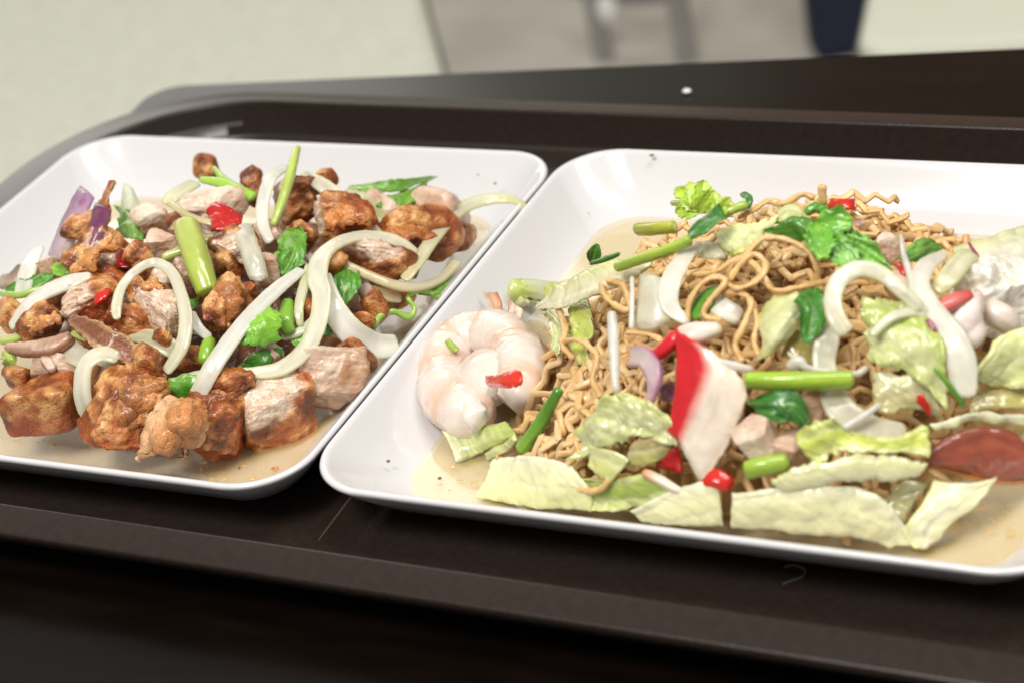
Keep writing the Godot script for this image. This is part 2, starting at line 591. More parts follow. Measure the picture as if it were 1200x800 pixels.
# a torn or cut lump between a and b.  style: fried, meat, half (crust below, cut meat towards «cut»), skin
func chunk(a: Vector3, b: Vector3, width: float, height: float, style: String, o := {}) -> Array:
	var up: Vector3 = o.get("up", Vector3.UP)
	var ex := (b - a) * 0.5
	var ez := ex.cross(up).normalized() * width * 0.5
	var ey := ez.cross(ex).normalized() * height * 0.5
	var mid := (a + b) * 0.5
	if int(o.get("cuts", 7)) > 2:
		ex *= 1.10
		ey *= 1.18
		ez *= 1.12
	var e: float = o.get("e", 3.5)
	var amp: float = o.get("amp", 1.3)
	var cut: Vector3 = o.get("cut", Vector3.UP).normalized()
	var thr: float = o.get("thr", 0.35)
	var bend: float = o.get("bend", 0.0)
	var taper: float = o.get("taper", 0.0)
	var n: int = o.get("n", 26)
	ns.seed = o.get("seed", 1)
	ns.frequency = o.get("freq", 0.075)
	ns.fractal_octaves = 4
	nf.seed = o.get("seed", 1) + 31
	nf.frequency = 0.22
	var P := PackedVector3Array()
	var C := PackedColorArray()
	var I := PackedInt32Array()
	var dark := Color(0.17, 0.046, 0.010)
	var mid_c := Color(0.43, 0.145, 0.030)
	var gold := Color(0.80, 0.46, 0.18)
	var pale := Color(0.78, 0.60, 0.45)
	var grid := {}
	var rr := RandomNumberGenerator.new()
	rr.seed = o.get("seed", 1)
	var planes := []
	for i in int(o.get("cuts", 7)):
		planes.append([Vector3(rr.randfn(), rr.randfn(), rr.randfn()).normalized(), rr.randf_range(0.62, 0.86)])
	for f in 6:
		for j in n + 1:
			for i in n + 1:
				var u := tan((float(i) / n - 0.5) * PI / 2)
				var v := tan((float(j) / n - 0.5) * PI / 2)
				var d: Vector3 = [Vector3(1, u, v), Vector3(-1, v, u), Vector3(u, 1, -v), Vector3(v, -1, u), Vector3(v, u, 1), Vector3(u, v, -1)][f]
				d = d.normalized()
				var r := pow(pow(absf(d.x), e) + pow(absf(d.y), e) + pow(absf(d.z), e), -1.0 / e)
				var l := d * r
				for pl in planes:
					var over: float = l.dot(pl[0]) - pl[1]
					if over > 0.0:
						l -= pl[0] * over * 0.88
				var tp := 1.0 - taper * l.x
				var p := mid + ex * l.x + ey * l.y * tp + ez * l.z * tp + ey * bend * (l.x * l.x - 0.4)
				var g := ns.get_noise_3dv(p)
				var h := nf.get_noise_3dv(p)
				var nrm := (ex.normalized() * d.x + ey.normalized() * d.y + ez.normalized() * d.z).normalized()
				var facing := nrm.dot(cut)
				var isc := smoothstep(thr - 0.10, thr + 0.10, facing + 0.30 * g)
				var flake := 1.0 - absf(nf.get_noise_3d(p.x * 0.55 + 60.0, p.y * 0.55, p.z * 0.55)) * 3.2
				var disp := amp * (g * 1.5 + 0.45 * h + (0.22 * maxf(flake, -0.6) if style == "fried" or style == "half" else 0.0))
				var c: Color
				if style == "meat":
					var fib := nf.get_noise_3d(l.x * 5.0 + 3.0, l.y * 26.0 + g * 6.0, l.z * 26.0)
					c = Color(0.60, 0.37, 0.25).lerp(Color(0.86, 0.71, 0.56), clampf(0.5 + 1.3 * g + fib * 0.45, 0, 1))
					disp += amp * 0.18 * fib
					if facing < thr:
						c = c.lerp(Color(0.46, 0.23, 0.11), clampf(0.45 + 1.4 * g, 0.0, 1.0))
				elif style == "white":
					c = Color(0.88, 0.82, 0.66).lerp(Color(0.92, 0.90, 0.82), clampf(0.5 + h * 1.5, 0.0, 1.0))
				else:
					var k := clampf(0.31 + 1.3 * g + 0.8 * h + 0.16 * flake + o.get("light", 0.0), 0.0, 1.0)
					c = dark.lerp(mid_c, k * 2.0) if k < 0.5 else mid_c.lerp(gold, k * 2.0 - 1.0)
					c = c.lerp(Color(0.46, 0.10, 0.02), clampf(ns.get_noise_3d(p.x * 0.6 + 200.0, p.y * 0.6, p.z * 0.6) * 1.6, 0.0, 0.6))
					if style == "half":
						var fib2 := nf.get_noise_3d(l.x * 4.0, l.y * 8.0 + g * 5.0, l.z * 24.0) * 0.8
						var m := pale.lerp(Color(0.62, 0.38, 0.26), clampf(0.25 + fib2 * 1.3, 0, 1)).lerp(Color(0.92, 0.84, 0.72), clampf(0.2 + h * 1.6, 0, 1))
						c = c.lerp(m, isc)
						disp = lerpf(disp, amp * (fib2 * 0.9 + 0.3 * h), isc)
				p += nrm * disp
				c.a = 1.0
				var key := Vector3i((d * 8192).round())
				if not grid.has(key):
					grid[key] = P.size()
					P.append(p)
					C.append(c)
				I.append(grid[key])
	ns.fractal_octaves = 5
	var Q := PackedInt32Array()
	for f in 6:
		for j in n:
			for i in n:
				var q := f * (n + 1) * (n + 1) + j * (n + 1) + i
				var p00 := I[q]
				var p10 := I[q + 1]
				var p01 := I[q + n + 1]
				var p11 := I[q + n + 2]
				Q.append_array([p00, p10, p11, p00, p11, p01])
	# make every face point outwards
	for i in range(0, Q.size(), 3):
		var A := P[Q[i]]
		var nn := (P[Q[i + 1]] - A).cross(P[Q[i + 2]] - A)
		if nn.dot((A + P[Q[i + 1]] + P[Q[i + 2]]) / 3.0 - mid) < 0:
			var k2 := Q[i + 1]
			Q[i + 1] = Q[i + 2]
			Q[i + 2] = k2
	return shell(P, Q, C)

# rings of a rounded square: each [inset, height, corner radius]; closed on top and bottom at their middles
func square_rings(cx: float, cz: float, hx: float, hz: float, rings: Array, turn := 0.0, seg := 10, kx := 1.0) -> Array:
	var P := PackedVector3Array()
	var I := PackedInt32Array()
	var K := seg * 4 + 4 * 12
	for r in rings:
		var ax: float = hx - r[0] * kx
		var az: float = hz - r[0]
		var rad: float = minf(r[2], minf(ax, az))
		for q in 4:
			var sx: float = [1, -1, -1, 1][q]
			var sz: float = [1, 1, -1, -1][q]
			var ccx := sx * (ax - rad)
			var ccz := sz * (az - rad)
			var a0 := q * PI / 2
			for s in seg:
				var a := a0 + PI / 2 * s / (seg - 1)
				P.append(Vector3(ccx + cos(a) * rad, r[1], ccz + sin(a) * rad))
			var e0 := Vector3(ccx + cos(a0 + PI / 2) * rad, r[1], ccz + sin(a0 + PI / 2) * rad)
			var nsx: float = [-1, -1, 1, 1][q]
			var nsz: float = [1, -1, -1, 1][q]
			var a1 := a0 + PI / 2
			var e1 := Vector3(nsx * (ax - rad) + cos(a1) * rad, r[1], nsz * (az - rad) + sin(a1) * rad)
			for s in 12:
				P.append(e0.lerp(e1, (s + 1) / 13.0))
	var b := Basis(Vector3.UP, turn)
	for i in P.size():
		P[i] = b * P[i] + Vector3(cx, 0, cz)
	var R := rings.size()
	for q in R - 1:
		for k in K:
			var k2 := (k + 1) % K
			I.append_array([q * K + k, q * K + k2, (q + 1) * K + k2, q * K + k, (q + 1) * K + k2, (q + 1) * K + k])
	for end in [0, R - 1]:
		var m := P.size()
		P.append(Vector3(cx, rings[end][1], cz))
		for k in K:
			I.append_array([m, end * K + (k + 1) % K, end * K + k] if end == 0 else [m, end * K + k, end * K + (k + 1) % K])
	return shell(P, I, PackedColorArray())

func ball(at: Vector3, r: Vector3, n := 12) -> Array:
	var P := PackedVector3Array()
	var I := PackedInt32Array()
	for j in n + 1:
		for i in n:
			var a := TAU * i / n
			var b := PI * j / n
			P.append(at + Vector3(cos(a) * sin(b), cos(b), sin(a) * sin(b)) * r)
	for j in n:
		for i in n:
			var i2 := (i + 1) % n
			I.append_array([j * n + i, j * n + i2, (j + 1) * n + i2, j * n + i, (j + 1) * n + i2, (j + 1) * n + i])
	return shell(P, I, PackedColorArray())

func box(at: Vector3, size: Vector3, r: float, turn := Basis()) -> Array:
	var rings := [[r, -size.y / 2, 1.0], [r * 0.3, -size.y / 2 + r * 0.3, r], [0, -size.y / 2 + r, r], [0, size.y / 2 - r, r], [r * 0.3, size.y / 2 - r * 0.3, r], [r, size.y / 2, 1.0]]
	var made := square_rings(0, 0, size.x / 2, size.z / 2, rings, 0.0, 5)
	# turn about the centre, keep metres
	var arr: Array = (made[0] as ArrayMesh).surface_get_arrays(0)
	var P: PackedVector3Array = arr[Mesh.ARRAY_VERTEX]
	for i in P.size():
		P[i] = turn * ((P[i] + made[1]) / MM) + at
	return shell(P, flip(arr[Mesh.ARRAY_INDEX]), PackedColorArray())

func flip(I: PackedInt32Array) -> PackedInt32Array:
	return I

# ---------------------------------------------------------------- setting
func setting():
	var fl := put("floor", box(Vector3(-600, -740, -1900), Vector3(7000, 20, 6000), 2.0), "floor_tile")
	structure(fl, "greyish beige tiled floor seen blurred beyond the table", "floor")
	# the table: a slab with a rounded corner, turned eight degrees against the tray
	var a := deg_to_rad(8.0)
	var w := Vector2(cos(a), -sin(a))          # along the far edge
	var d := Vector2(sin(a), cos(a))           # towards the viewer
	var corner := Vector2(-35, -264)
	var mid := corner + w * 700 + d * 420
	var rings := [[3.0, -32.0, 12.0], [0.0, -29.0, 14.0], [0.0, -3.0, 14.0], [0.9, -0.9, 14.0], [3.0, 0.0, 12.0]]
	var tb := put("table", square_rings(mid.x, mid.y, 700, 420, rings, a, 10), "table_brown", "glossy dark brown table top under the tray", "table")
	# far wall of the room: pale plaster, then dark wood; it shows only as reflections in table and tray
	structure(put("wall", box(Vector3(-2750, 500, -2700), Vector3(4000, 2500, 60), 2.0), "wall_cloth"), "pale wall far behind the bench", "wall")
	structure(put("wall", box(Vector3(1250, 500, -2700), Vector3(3998, 2500, 60), 2.0), "wall_wood"), "dark wood wall far behind the table", "wall")
	# seats across the table, lower than its top
	bench("bench_seat", Vector3(-789, -315, -572), Vector3(1200, 90, 1400), 0.56, "wide pale green woven bench seat beyond the table corner", "bench", "wall_cloth")
	bench("chair_seat", Vector3(197, -300, -1116), Vector3(400, 60, 420), 0.2, "pale green padded chair seat with dark piping, beyond the far table edge", "chair", "chair_cloth")
	# chair on chrome legs further back on the floor
	var ch := Node3D.new()
	ch.name = "metal_chair"
	ch.position = Vector3(-0.56, -0.73, -1.86)
	add_child(ch)
	ch.set_meta("label", "chrome legs of a metal chair standing on the floor beyond the table")
	ch.set_meta("category", "chair")
	for x in [[-595.0, -1800.0, -640.0], [-485.0, -1800.0, -500.0]]:
		part("leg", sweep(v3([x[0], -730, x[1], x[0] - 8, -500, x[1] - 8, x[2], -280, x[1] - 30]), [26.0, 26.0, 26.0], [26.0, 26.0, 26.0], [Color.WHITE], {"ds": 20.0, "wob": 0.0, "round": false}), "chrome", ch)
	part("crossbar", sweep(v3([-640, -640, -1815, -540, -655, -1815, -470, -640, -1815]), [20.0, 20.0], [20.0, 20.0], [Color.WHITE], {"ds": 20.0, "wob": 0.0}), "chrome", ch)
	part("glint_ball", ball(Vector3(-508, -597, -1651), Vector3(13, 17, 13)), "crumb_and_glint_white", ch)  # white ball as a painted glint of the chrome leg
	part("seat", box(Vector3(-560, -275, -1900), Vector3(420, 40, 400), 12.0), "chair_cloth", ch)
	var nv := Node3D.new()
	nv.name = "blue_chair"
	nv.position = Vector3(-0.3, -0.73, -1.8)
	add_child(nv)
	nv.set_meta("label", "dark navy blue chair leg panel beyond the table, between the floor and the pale seat")
	nv.set_meta("category", "chair")
	part("panel", box(Vector3(-292, -480, -1840), Vector3(96, 500, 60), 14.0, Basis(Vector3.UP, 0.5)), "navy", nv)

func bench(called, at: Vector3, size: Vector3, turn: float, label, cat, cloth):
	var root := Node3D.new()
	root.name = called
	root.position = (at - Vector3(0, size.y / 2, 0)) * MM
	add_child(root)
	root.set_meta("label", label)
	root.set_meta("category", cat)
	var b := Basis(Vector3.UP, turn)
	var rings := [[6, -size.y / 2, 24], [0, -size.y / 2 + 8, 30], [0, size.y / 2 - 10, 30], [3, size.y / 2 - 3, 28], [12, size.y / 2, 24]]
	var made := square_rings(at.x, at.z, size.x / 2, size.z / 2, rings.map(func(r): return [float(r[0]), at.y + r[1], float(r[2])]), turn)
	part("cushion", made, cloth, root)
	var made2 := square_rings(at.x, at.z, size.x / 2 + 2.5, size.z / 2 + 2.5, [[4.0, at.y - size.y * 0.5 - 14.0, 26.0], [0.0, at.y - size.y * 0.5 - 12.0, 30.0], [0.0, at.y + size.y * 0.5 - 13.0, 32.0], [4.0, at.y + size.y * 0.5 - 12.0, 30.0]], turn)
	part("piping", made2, "chair_piping", root)
	for sx in [-1, 1]:
		for sz in [-1, 1]:
			var q := b * Vector3(sx * (size.x / 2 - 40), 0, sz * (size.z / 2 - 40)) + at
			part("leg", sweep(v3([q.x, -730, q.z, q.x, -500, q.z, q.x, at.y - size.y / 2 - 10, q.z]), [26.0, 26.0], [26.0, 26.0], [Color.WHITE], {"ds": 40.0, "wob": 0.0, "round": false}), "chrome", root)

func tray_and_plates():
	# the tray: floor, wall, flat rim that falls a little outwards, skirt
	var cx := 214.0
	var cz := -103.0
	var hx := 239.0
	var hz := 125.0
	var r := [[16.0, 0.3, 50.0], [13.0, 1.0, 53.0], [11.4, 10.0, 55.0], [2.0, 13.2, 64.0], [0.2, 12.4, 66.0], [0.0, 14.8, 66.0], [0.7, 15.7, 65.5], [8.8, 16.9, 57.5], [9.6, 16.8, 56.7], [10.3, 16.2, 56.0], [12.4, 5.5, 53.0], [15.0, 3.9, 50.0], [40.0, 3.9, 26.0]]
	var tray := put("serving_tray", square_rings(cx, cz, hx, hz, r, deg_to_rad(-0.6), 14, 1.75), "tray_brown", "dark brown plastic serving tray with a raised flat rim, under both white plates", "tray")
	part("scratch", sweep(v3([185, 4.0, -27.9, 185.2, 4.0, -16, 185.5, 4.0, -6]), [0.5, 0.6, 0.3], [0.12, 0.12, 0.12], [Color(0.5, 0.5, 0.5)], {"wob": 0.0}), "table_edge", tray)
	var pr := [[60.0, 5.0, 4.9], [24.0, 5.0, 6.6], [23.5, 4.0, 6.6], [19.0, 4.0, 9.0], [16.5, 4.9, 10.7], [11.5, 8.9, 13.1], [6.5, 13.8, 15.6], [3.0, 17.6, 16.8], [1.3, 19.8, 17.6], [0.35, 20.9, 18.3], [0.0, 21.7, 18.4], [0.3, 22.3, 18.3], [0.9, 22.5, 18.0], [1.6, 22.35, 17.6], [2.3, 21.7, 17.2], [3.4, 20.3, 16.9], [6.5, 16.6, 16.1], [10.5, 12.2, 14.8], [15.0, 8.6, 13.9], [19.0, 6.7, 13.1], [24.0, 5.7, 12.3], [30.0, 5.5, 10.7], [60.0, 5.5, 6.6]]
	var a := put("plate", square_rings(91.4, -90.5, 91.6, 90.4, pr, 0.0, 16), "plate_white", "square white plate that holds the crispy meat and onion dish", "plate", "square white plates")
	var b := put("plate", square_rings(279.2, -94.6, 95.4, 90.4, pr, 0.0, 16), "plate_white", "square white plate that holds the noodle salad with the shrimp", "plate", "square white plates")

# ---------------------------------------------------------------- looks and short builders
func c3(r, g, b) -> Color:
	return Color(r, g, b)

var LOOK := {}
func looks():
	LOOK = {
		"onion": ["onion", [c3(.84, .81, .60), c3(.88, .86, .72), c3(.82, .79, .58)], {"edge": c3(.78, .78, .48), "e": 2.3, "cup": 0.14, "streak": 0.16}],
		"onion_green": ["onion", [c3(.70, .71, .34), c3(.84, .83, .62), c3(.74, .75, .42)], {"edge": c3(.64, .69, .28), "e": 2.3, "cup": 0.12, "streak": 0.14}],
		"onion_white": ["onion", [c3(.88, .87, .77), c3(.91, .90, .83), c3(.87, .86, .73)], {"edge": c3(.84, .85, .66), "e": 2.3, "cup": 0.15, "streak": 0.12}],
		"onion_tan": ["onion", [c3(.70, .56, .28), c3(.74, .66, .40), c3(.66, .54, .26)], {"edge": c3(.60, .50, .22), "e": 2.6, "streak": 0.14}],
		"shallot": ["onion", [c3(.80, .70, .68), c3(.78, .64, .66), c3(.70, .46, .56)], {"edge": c3(.36, .09, .27), "e": 2.6, "cup": 0.15}],
		"purple": ["onion", [c3(.17, .03, .11), c3(.20, .04, .13), c3(.42, .22, .32)], {"edge": c3(.30, .09, .20), "e": 2.6, "cup": 0.15, "streak": 0.25}],
		"stem": ["stem", [c3(.36, .52, .06), c3(.40, .56, .07), c3(.34, .50, .05)], {"e": 2.1, "streak": 0.16, "cap": c3(.55, .64, .22)}],
		"stem_pale": ["stem", [c3(.60, .68, .24), c3(.54, .62, .14), c3(.52, .60, .14)], {"e": 2.2, "streak": 0.2, "cap": c3(.68, .72, .36)}],
		"stem_dark": ["stem", [c3(.24, .44, .04), c3(.14, .34, .03), c3(.08, .25, .02)], {"e": 2.1, "streak": 0.2, "cap": c3(.32, .48, .08)}],
		"blade": ["leaf", [c3(.04, .19, .02), c3(.06, .24, .025), c3(.05, .20, .02)], {"e": 2.6, "streak": 0.2}],
		"sprout": ["onion", [c3(.82, .80, .72), c3(.86, .84, .78), c3(.84, .80, .68)], {"e": 2.0, "streak": 0.05}],
		"noodle": ["noodle", [c3(.80, .51, .20), c3(.85, .56, .24), c3(.78, .49, .19)], {"e": 2.6, "streak": 0.10, "k": 10}],
		"noodle_pale": ["noodle", [c3(.85, .60, .29), c3(.88, .63, .32), c3(.83, .57, .27)], {"e": 2.6, "streak": 0.10, "k": 10}],
		"chilli": ["chilli", [c3(.60, .018, .008), c3(.66, .022, .010), c3(.56, .015, .008)], {"e": 2.6, "cup": 0.3, "streak": 0.15}],
		"skin": ["fried", [c3(.34, .12, .04), c3(.46, .19, .07), c3(.30, .10, .03)], {"e": 2.6, "wob": 0.9, "cup": 0.3, "streak": 0.35, "edge": c3(.70, .44, .22)}],
		"pork": ["meat", [c3(.52, .31, .21), c3(.62, .42, .30), c3(.46, .25, .16)], {"e": 3.0, "wob": 0.5, "streak": 0.3, "edge": c3(.40, .17, .08)}],
		"mushroom": ["meat", [c3(.50, .40, .30), c3(.34, .24, .17), c3(.18, .11, .08)], {"e": 2.6, "wob": 0.3, "streak": 0.2}],
		"crab": ["crab", [c3(.82, .70, .58), c3(.84, .74, .64)], {}],
	}

func sw(called, look, pts: Array, w: Array, t: Array, label, cat, group := "", o := {}):
	var l = LOOK[look]
	var opt: Dictionary = l[2].duplicate()
	opt.merge(o, true)
	if l[0] == "onion" and look.begins_with("onion"):
		t = t.map(func(x): return x * 0.68)
	opt.merge({"seed": used.size() * 7 + int(absf(pts[0]) * 10.0)})
	return put(called, sweep(v3(pts), w, t, o.get("cols", l[1]), opt), o.get("mat", l[0]), label, cat, group)

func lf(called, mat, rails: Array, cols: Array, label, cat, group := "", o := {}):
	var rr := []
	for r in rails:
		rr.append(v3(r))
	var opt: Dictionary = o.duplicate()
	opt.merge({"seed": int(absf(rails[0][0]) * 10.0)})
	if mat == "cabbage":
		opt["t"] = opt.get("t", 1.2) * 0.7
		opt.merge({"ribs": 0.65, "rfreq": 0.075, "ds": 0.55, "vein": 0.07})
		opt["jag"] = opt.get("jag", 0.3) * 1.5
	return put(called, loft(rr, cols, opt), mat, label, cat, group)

func lv(called, pts: Array, width: float, nrm: Vector3, cols: Array, label, cat, group := "", o := {}):
	var opt: Dictionary = o.duplicate()
	opt.merge({"seed": int(absf(pts[0]) * 10.0)})
	return put(called, leaf(v3(pts), width, nrm, cols, opt), "leaf", label, cat, group)

# a compound leaf: leaflets spreading from one point
func spray(called, from: Array, tips: Array, width: float, nrm: Vector3, cols: Array, label, cat, group := "", o := {}):
	var f := Vector3(from[0], from[1], from[2])
	var root := Node3D.new()
	root.name = numbered(called)
	root.position = f * MM
	add_child(root)
	root.set_meta("label", label)
	root.set_meta("category", cat)
	if group:
		root.set_meta("group", group)
	for i in range(0, tips.size(), 3):
		var t := Vector3(tips[i], tips[i + 1], tips[i + 2])
		var m := (f + t) * 0.5 + Vector3(0, 0.6, 0)
		var opt: Dictionary = o.duplicate()
		opt.merge({"lobes": 2.0, "teeth": 0.3, "fold": 0.3, "seed": i + 5})
		part("leaflet", leaf(PackedVector3Array([f, m, t]), width, nrm, cols, opt), "leaf", root)

func ck(called, style, ends: Array, width: float, height: float, label, cat, group := "", o := {}):
	var e := v3(ends)
	var opt: Dictionary = o.duplicate()
	opt.merge({"seed": int(absf(ends[0]) * 10.0)})
	return put(called, chunk(e[0], e[1], width, height, style, opt), "meat" if style == "meat" else "seafood" if style == "white" else "fried", label, cat, group)

# a wavy strand: a path with a regular crimp, as in instant noodles
func crimp(path: PackedVector3Array, amp: float, wave: float, seed_: int) -> PackedVector3Array:
	var L := length_of(path)
	var n := int(L / 0.8) + 4
	var out := PackedVector3Array()
	ns.seed = seed_
	ns.frequency = 0.03
	var ph := float(seed_ % 17)
	for i in n + 1:
		var s := float(i) / n
		var p: Vector3 = along(path, s)
		var T: Vector3 = ((along(path, s + 0.01) as Vector3) - (along(path, s - 0.01) as Vector3)).normalized()
		var side := T.cross(Vector3(0.25, 0.8, 0.5)).normalized()
		var up := side.cross(T)
		var a := TAU * s * L / wave + ph + 1.5 * ns.get_noise_2d(s * L, 7.0)
		var k := amp * clampf(0.8 + 1.5 * ns.get_noise_2d(s * L, 40.0), 0.1, 1.5)
		out.append(p + side * sin(a) * k + up * cos(a * 0.5 + ph) * k * 0.55 + T * sin(2.0 * a) * k * 0.35)
	return out

func mound(x: float, z: float) -> float:    # the heap on the noodle plate: height above the plate floor
	var qx := (x - 287.0) / 82.0
	var qz := (-z - 90.0) / 84.0
	return 37.0 * pow(maxf(0.0, 1.0 - qx * qx - qz * qz), 0.8)


func heap(cx: float, cz: float, rx: float, rz: float, high: float, power: float, col: Array, seed_: int, rough: float) -> Array:   # a bumpy mass inside a heap
	var P := PackedVector3Array()
	var I := PackedInt32Array()
	var C := PackedColorArray()
	ns.seed = seed_
	ns.frequency = 0.09
	nf.seed = seed_
	nf.frequency = 0.16
	var nr := 44
	var na := 120
	for j in nr + 1:
		for i in na:
			var q := float(j) / nr
			var a := TAU * i / na
			var x := cx + cos(a) * q * rx
			var z := cz + sin(a) * q * rz
			var h := high * pow(maxf(0.0, 1.0 - q * q), power)
			var g := ns.get_noise_2d(x, z)
			var g2 := nf.get_noise_2d(x, z)
			P.append(Vector3(x, FLOOR + 0.4 + maxf(0.0, h + rough * (g * 2.2 + g2) * minf(1.0, h * 0.3)), z))
			var c: Color = mixl(col, clampf(0.5 + g * 1.1 + g2 * 0.8, 0.0, 1.0))
			c.a = 1.0
			C.append(c)
	for j in nr:
		for i in na:
			var i2 := (i + 1) % na
			I.append_array([j * na + i, (j + 1) * na + i, (j + 1) * na + i2, j * na + i, (j + 1) * na + i2, j * na + i2])
	var m := P.size()
	P.append(Vector3(cx, FLOOR + 0.3, cz))
	C.append(col[0])
	for i in na:
		I.append_array([m, nr * na + (i + 1) % na, nr * na + i])
	return shell(P, I, C)

func right_dish():
	lf("cabbage_leaf", "cabbage", [[223.2, 13.5, -35.4, 235.3, 20.2, -29.1, 245.9, 23.5, -24.9, 252.1, 23.8, -22.7], [223.4, 11.5, -29.3, 234.6, 15.4, -25.9, 248.3, 19.9, -20.4, 258.2, 20.7, -18.5], [222.3, 8.5, -24.8, 233.5, 9.5, -23, 246.3, 12.4, -19.1, 258.5, 15.1, -16.6]], [c3(0.93, 0.92, 0.66), c3(0.92, 0.9, 0.5), c3(0.9, 0.93, 0.42)], "white to green cabbage piece lying at the near rim below the shrimp", "cabbage", "cabbage leaves in the noodle salad", {"t": 1.6, "ruffle": 0.8})
	lf("cabbage_leaf", "cabbage", [[251.2, 22.6, -24.2, 257.6, 22.2, -20.6, 265.3, 24.3, -19, 274.4, 27.3, -19.2], [257.6, 19.3, -19.4, 265.5, 20.8, -17.1, 272.6, 22.7, -16.4, 281.2, 25.6, -17.4], [258.9, 15.5, -16.9, 265.3, 16.6, -15.8, 275.5, 19.9, -16, 284.6, 23, -17.6]], [c3(0.55, 0.6, 0.18), c3(0.34, 0.46, 0.07), c3(0.9, 0.93, 0.42)], "bright green cabbage tip curling up at the near rim", "cabbage", "cabbage leaves in the noodle salad", {"ruffle": 1.2})
	lf("cabbage_leaf", "cabbage", [[270.1, 18.4, -14.3, 275.6, 22.2, -15.2, 283.7, 26.1, -16.5, 291.8, 28.3, -18.2], [271.3, 16.9, -14.6, 279.4, 19.8, -14.2, 286.8, 22, -15.2, 292.9, 23.8, -16.4], [272.8, 15.9, -14.2, 281.2, 16.7, -14, 287.6, 17.1, -14.1, 293.3, 17.4, -14.8]], [c3(0.93, 0.92, 0.66), c3(0.92, 0.9, 0.5), c3(0.72, 0.7, 0.42)], "pale cabbage piece at the near rim beneath the crab stick", "cabbage", "cabbage leaves in the noodle salad", {"t": 1.6})
	lf("cabbage_leaf", "cabbage", [[295.9, 26.2, -15.9, 304.5, 27.8, -17.2, 315.7, 27.9, -19.9, 324.4, 26.1, -23.3, 329.7, 22.2, -24.3, 332.9, 17, -24.1, 335.7, 10.7, -24], [295.8, 22.2, -14.8, 304.5, 23.3, -15.5, 314.9, 23.2, -17.6, 322.9, 21.3, -20.3, 328.2, 18.7, -21.7, 330.6, 14.9, -22.4, 332.4, 11.2, -22.5], [295.2, 17.7, -14.1, 304.1, 17.8, -14.7, 313.5, 16.9, -16.7, 320.9, 15.5, -18.4, 325.4, 14.3, -19.6, 327.9, 12.9, -20.7, 329.6, 11.6, -21.4]], [c3(0.93, 0.92, 0.66), c3(0.92, 0.9, 0.5), c3(0.66, 0.6, 0.34)], "broad creamy cabbage leaf folded against the near rim", "cabbage", "cabbage leaves in the noodle salad", {"t": 2, "ruffle": 0.9})
	lf("cabbage_leaf", "cabbage", [[334.7, 10.6, -24, 332.8, 14.8, -23.8, 336.2, 19.5, -28.5, 338, 23.2, -33.7], [337.3, 9.9, -25.4, 336.5, 15.3, -26.2, 341.6, 19, -30.3, 344.1, 21.7, -34.9], [339.7, 11, -27.6, 341.6, 13.4, -28.7, 347.1, 16.9, -34.8, 350.4, 19.3, -42]], [c3(0.9, 0.93, 0.42), c3(0.93, 0.92, 0.66), c3(0.92, 0.9, 0.5)], "pale cabbage piece standing in the broth near the corner", "cabbage", "cabbage leaves in the noodle salad", {"t": 1.5, "ruffle": 1})
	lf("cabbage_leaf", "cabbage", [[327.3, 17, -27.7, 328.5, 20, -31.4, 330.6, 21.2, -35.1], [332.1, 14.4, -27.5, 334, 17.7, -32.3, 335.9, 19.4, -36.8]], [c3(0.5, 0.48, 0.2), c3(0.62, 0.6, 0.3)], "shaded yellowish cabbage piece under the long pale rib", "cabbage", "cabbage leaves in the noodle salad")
	lf("cabbage_leaf", "cabbage", [[304.4, 29.6, -18.1, 312.2, 33.5, -20.4, 322.9, 34.8, -24.6, 331.4, 32.6, -28.6, 338.4, 28.6, -31.8], [305.4, 28.1, -17.7, 313.2, 30.3, -19.3, 323, 31.6, -23.2, 331.5, 29.4, -27.1, 337.2, 27.7, -30.9], [309.5, 25.6, -19.6, 314.7, 27, -19.6, 323.8, 27.9, -22.7, 330.5, 26.5, -26.5, 335.8, 26.2, -30.4]], [c3(0.72, 0.74, 0.36), c3(0.92, 0.9, 0.5), c3(0.93, 0.92, 0.66)], "long pale cabbage rib pointing right beside the sausage slice", "cabbage", "cabbage leaves in the noodle salad", {"t": 3, "ruffle": 0.4, "jag": 1.2})
	lf("cabbage_leaf", "cabbage", [[308.2, 37.9, -25, 312.7, 40.6, -26.3, 317, 41.6, -28.3, 322.1, 37.9, -28.5, 330.9, 35.8, -31.3, 336.6, 36.8, -36.5], [311.4, 34.9, -23.2, 315.3, 37.5, -24.4, 319.6, 37.6, -26.7, 324, 35.6, -27.7, 331, 34.1, -30.4, 337.5, 33.5, -35.1], [314.8, 31.4, -22.7, 318, 33.4, -24.1, 322.5, 33.7, -25.5, 327.7, 33, -28, 332.8, 32, -30.3, 337.4, 29, -32.8]], [c3(0.6, 0.66, 0.2), c3(0.74, 0.84, 0.15), c3(0.9, 0.93, 0.42)], "crumpled yellow green cabbage leaf over the long pale rib", "cabbage", "cabbage leaves in the noodle salad", {"ruffle": 1.4, "jag": 1})
	lf("sausage_slice", "sausage", [[335.9, 27.1, -37.9, 339.6, 29.6, -41, 346.2, 29.8, -45.9, 351.8, 26.5, -50, 355, 22.9, -50.5], [335.5, 25.6, -36.6, 340.6, 26.3, -39.8, 347.2, 25.5, -44.8, 353, 22.5, -48.1, 355.9, 19.2, -49.1], [336, 24.2, -36.5, 341.1, 22.6, -39.1, 346.8, 19.6, -40.9, 351.8, 17.2, -43.9, 355.5, 15.6, -47.4]], [c3(0.25, 0.055, 0.03), c3(0.32, 0.075, 0.04), c3(0.3, 0.07, 0.03)], "shiny brown red sausage slice at the right of the plate, in broth", "sausage", "", {"t": 2.6, "ruffle": 0.5, "vein": 0.2, "jag": 0})
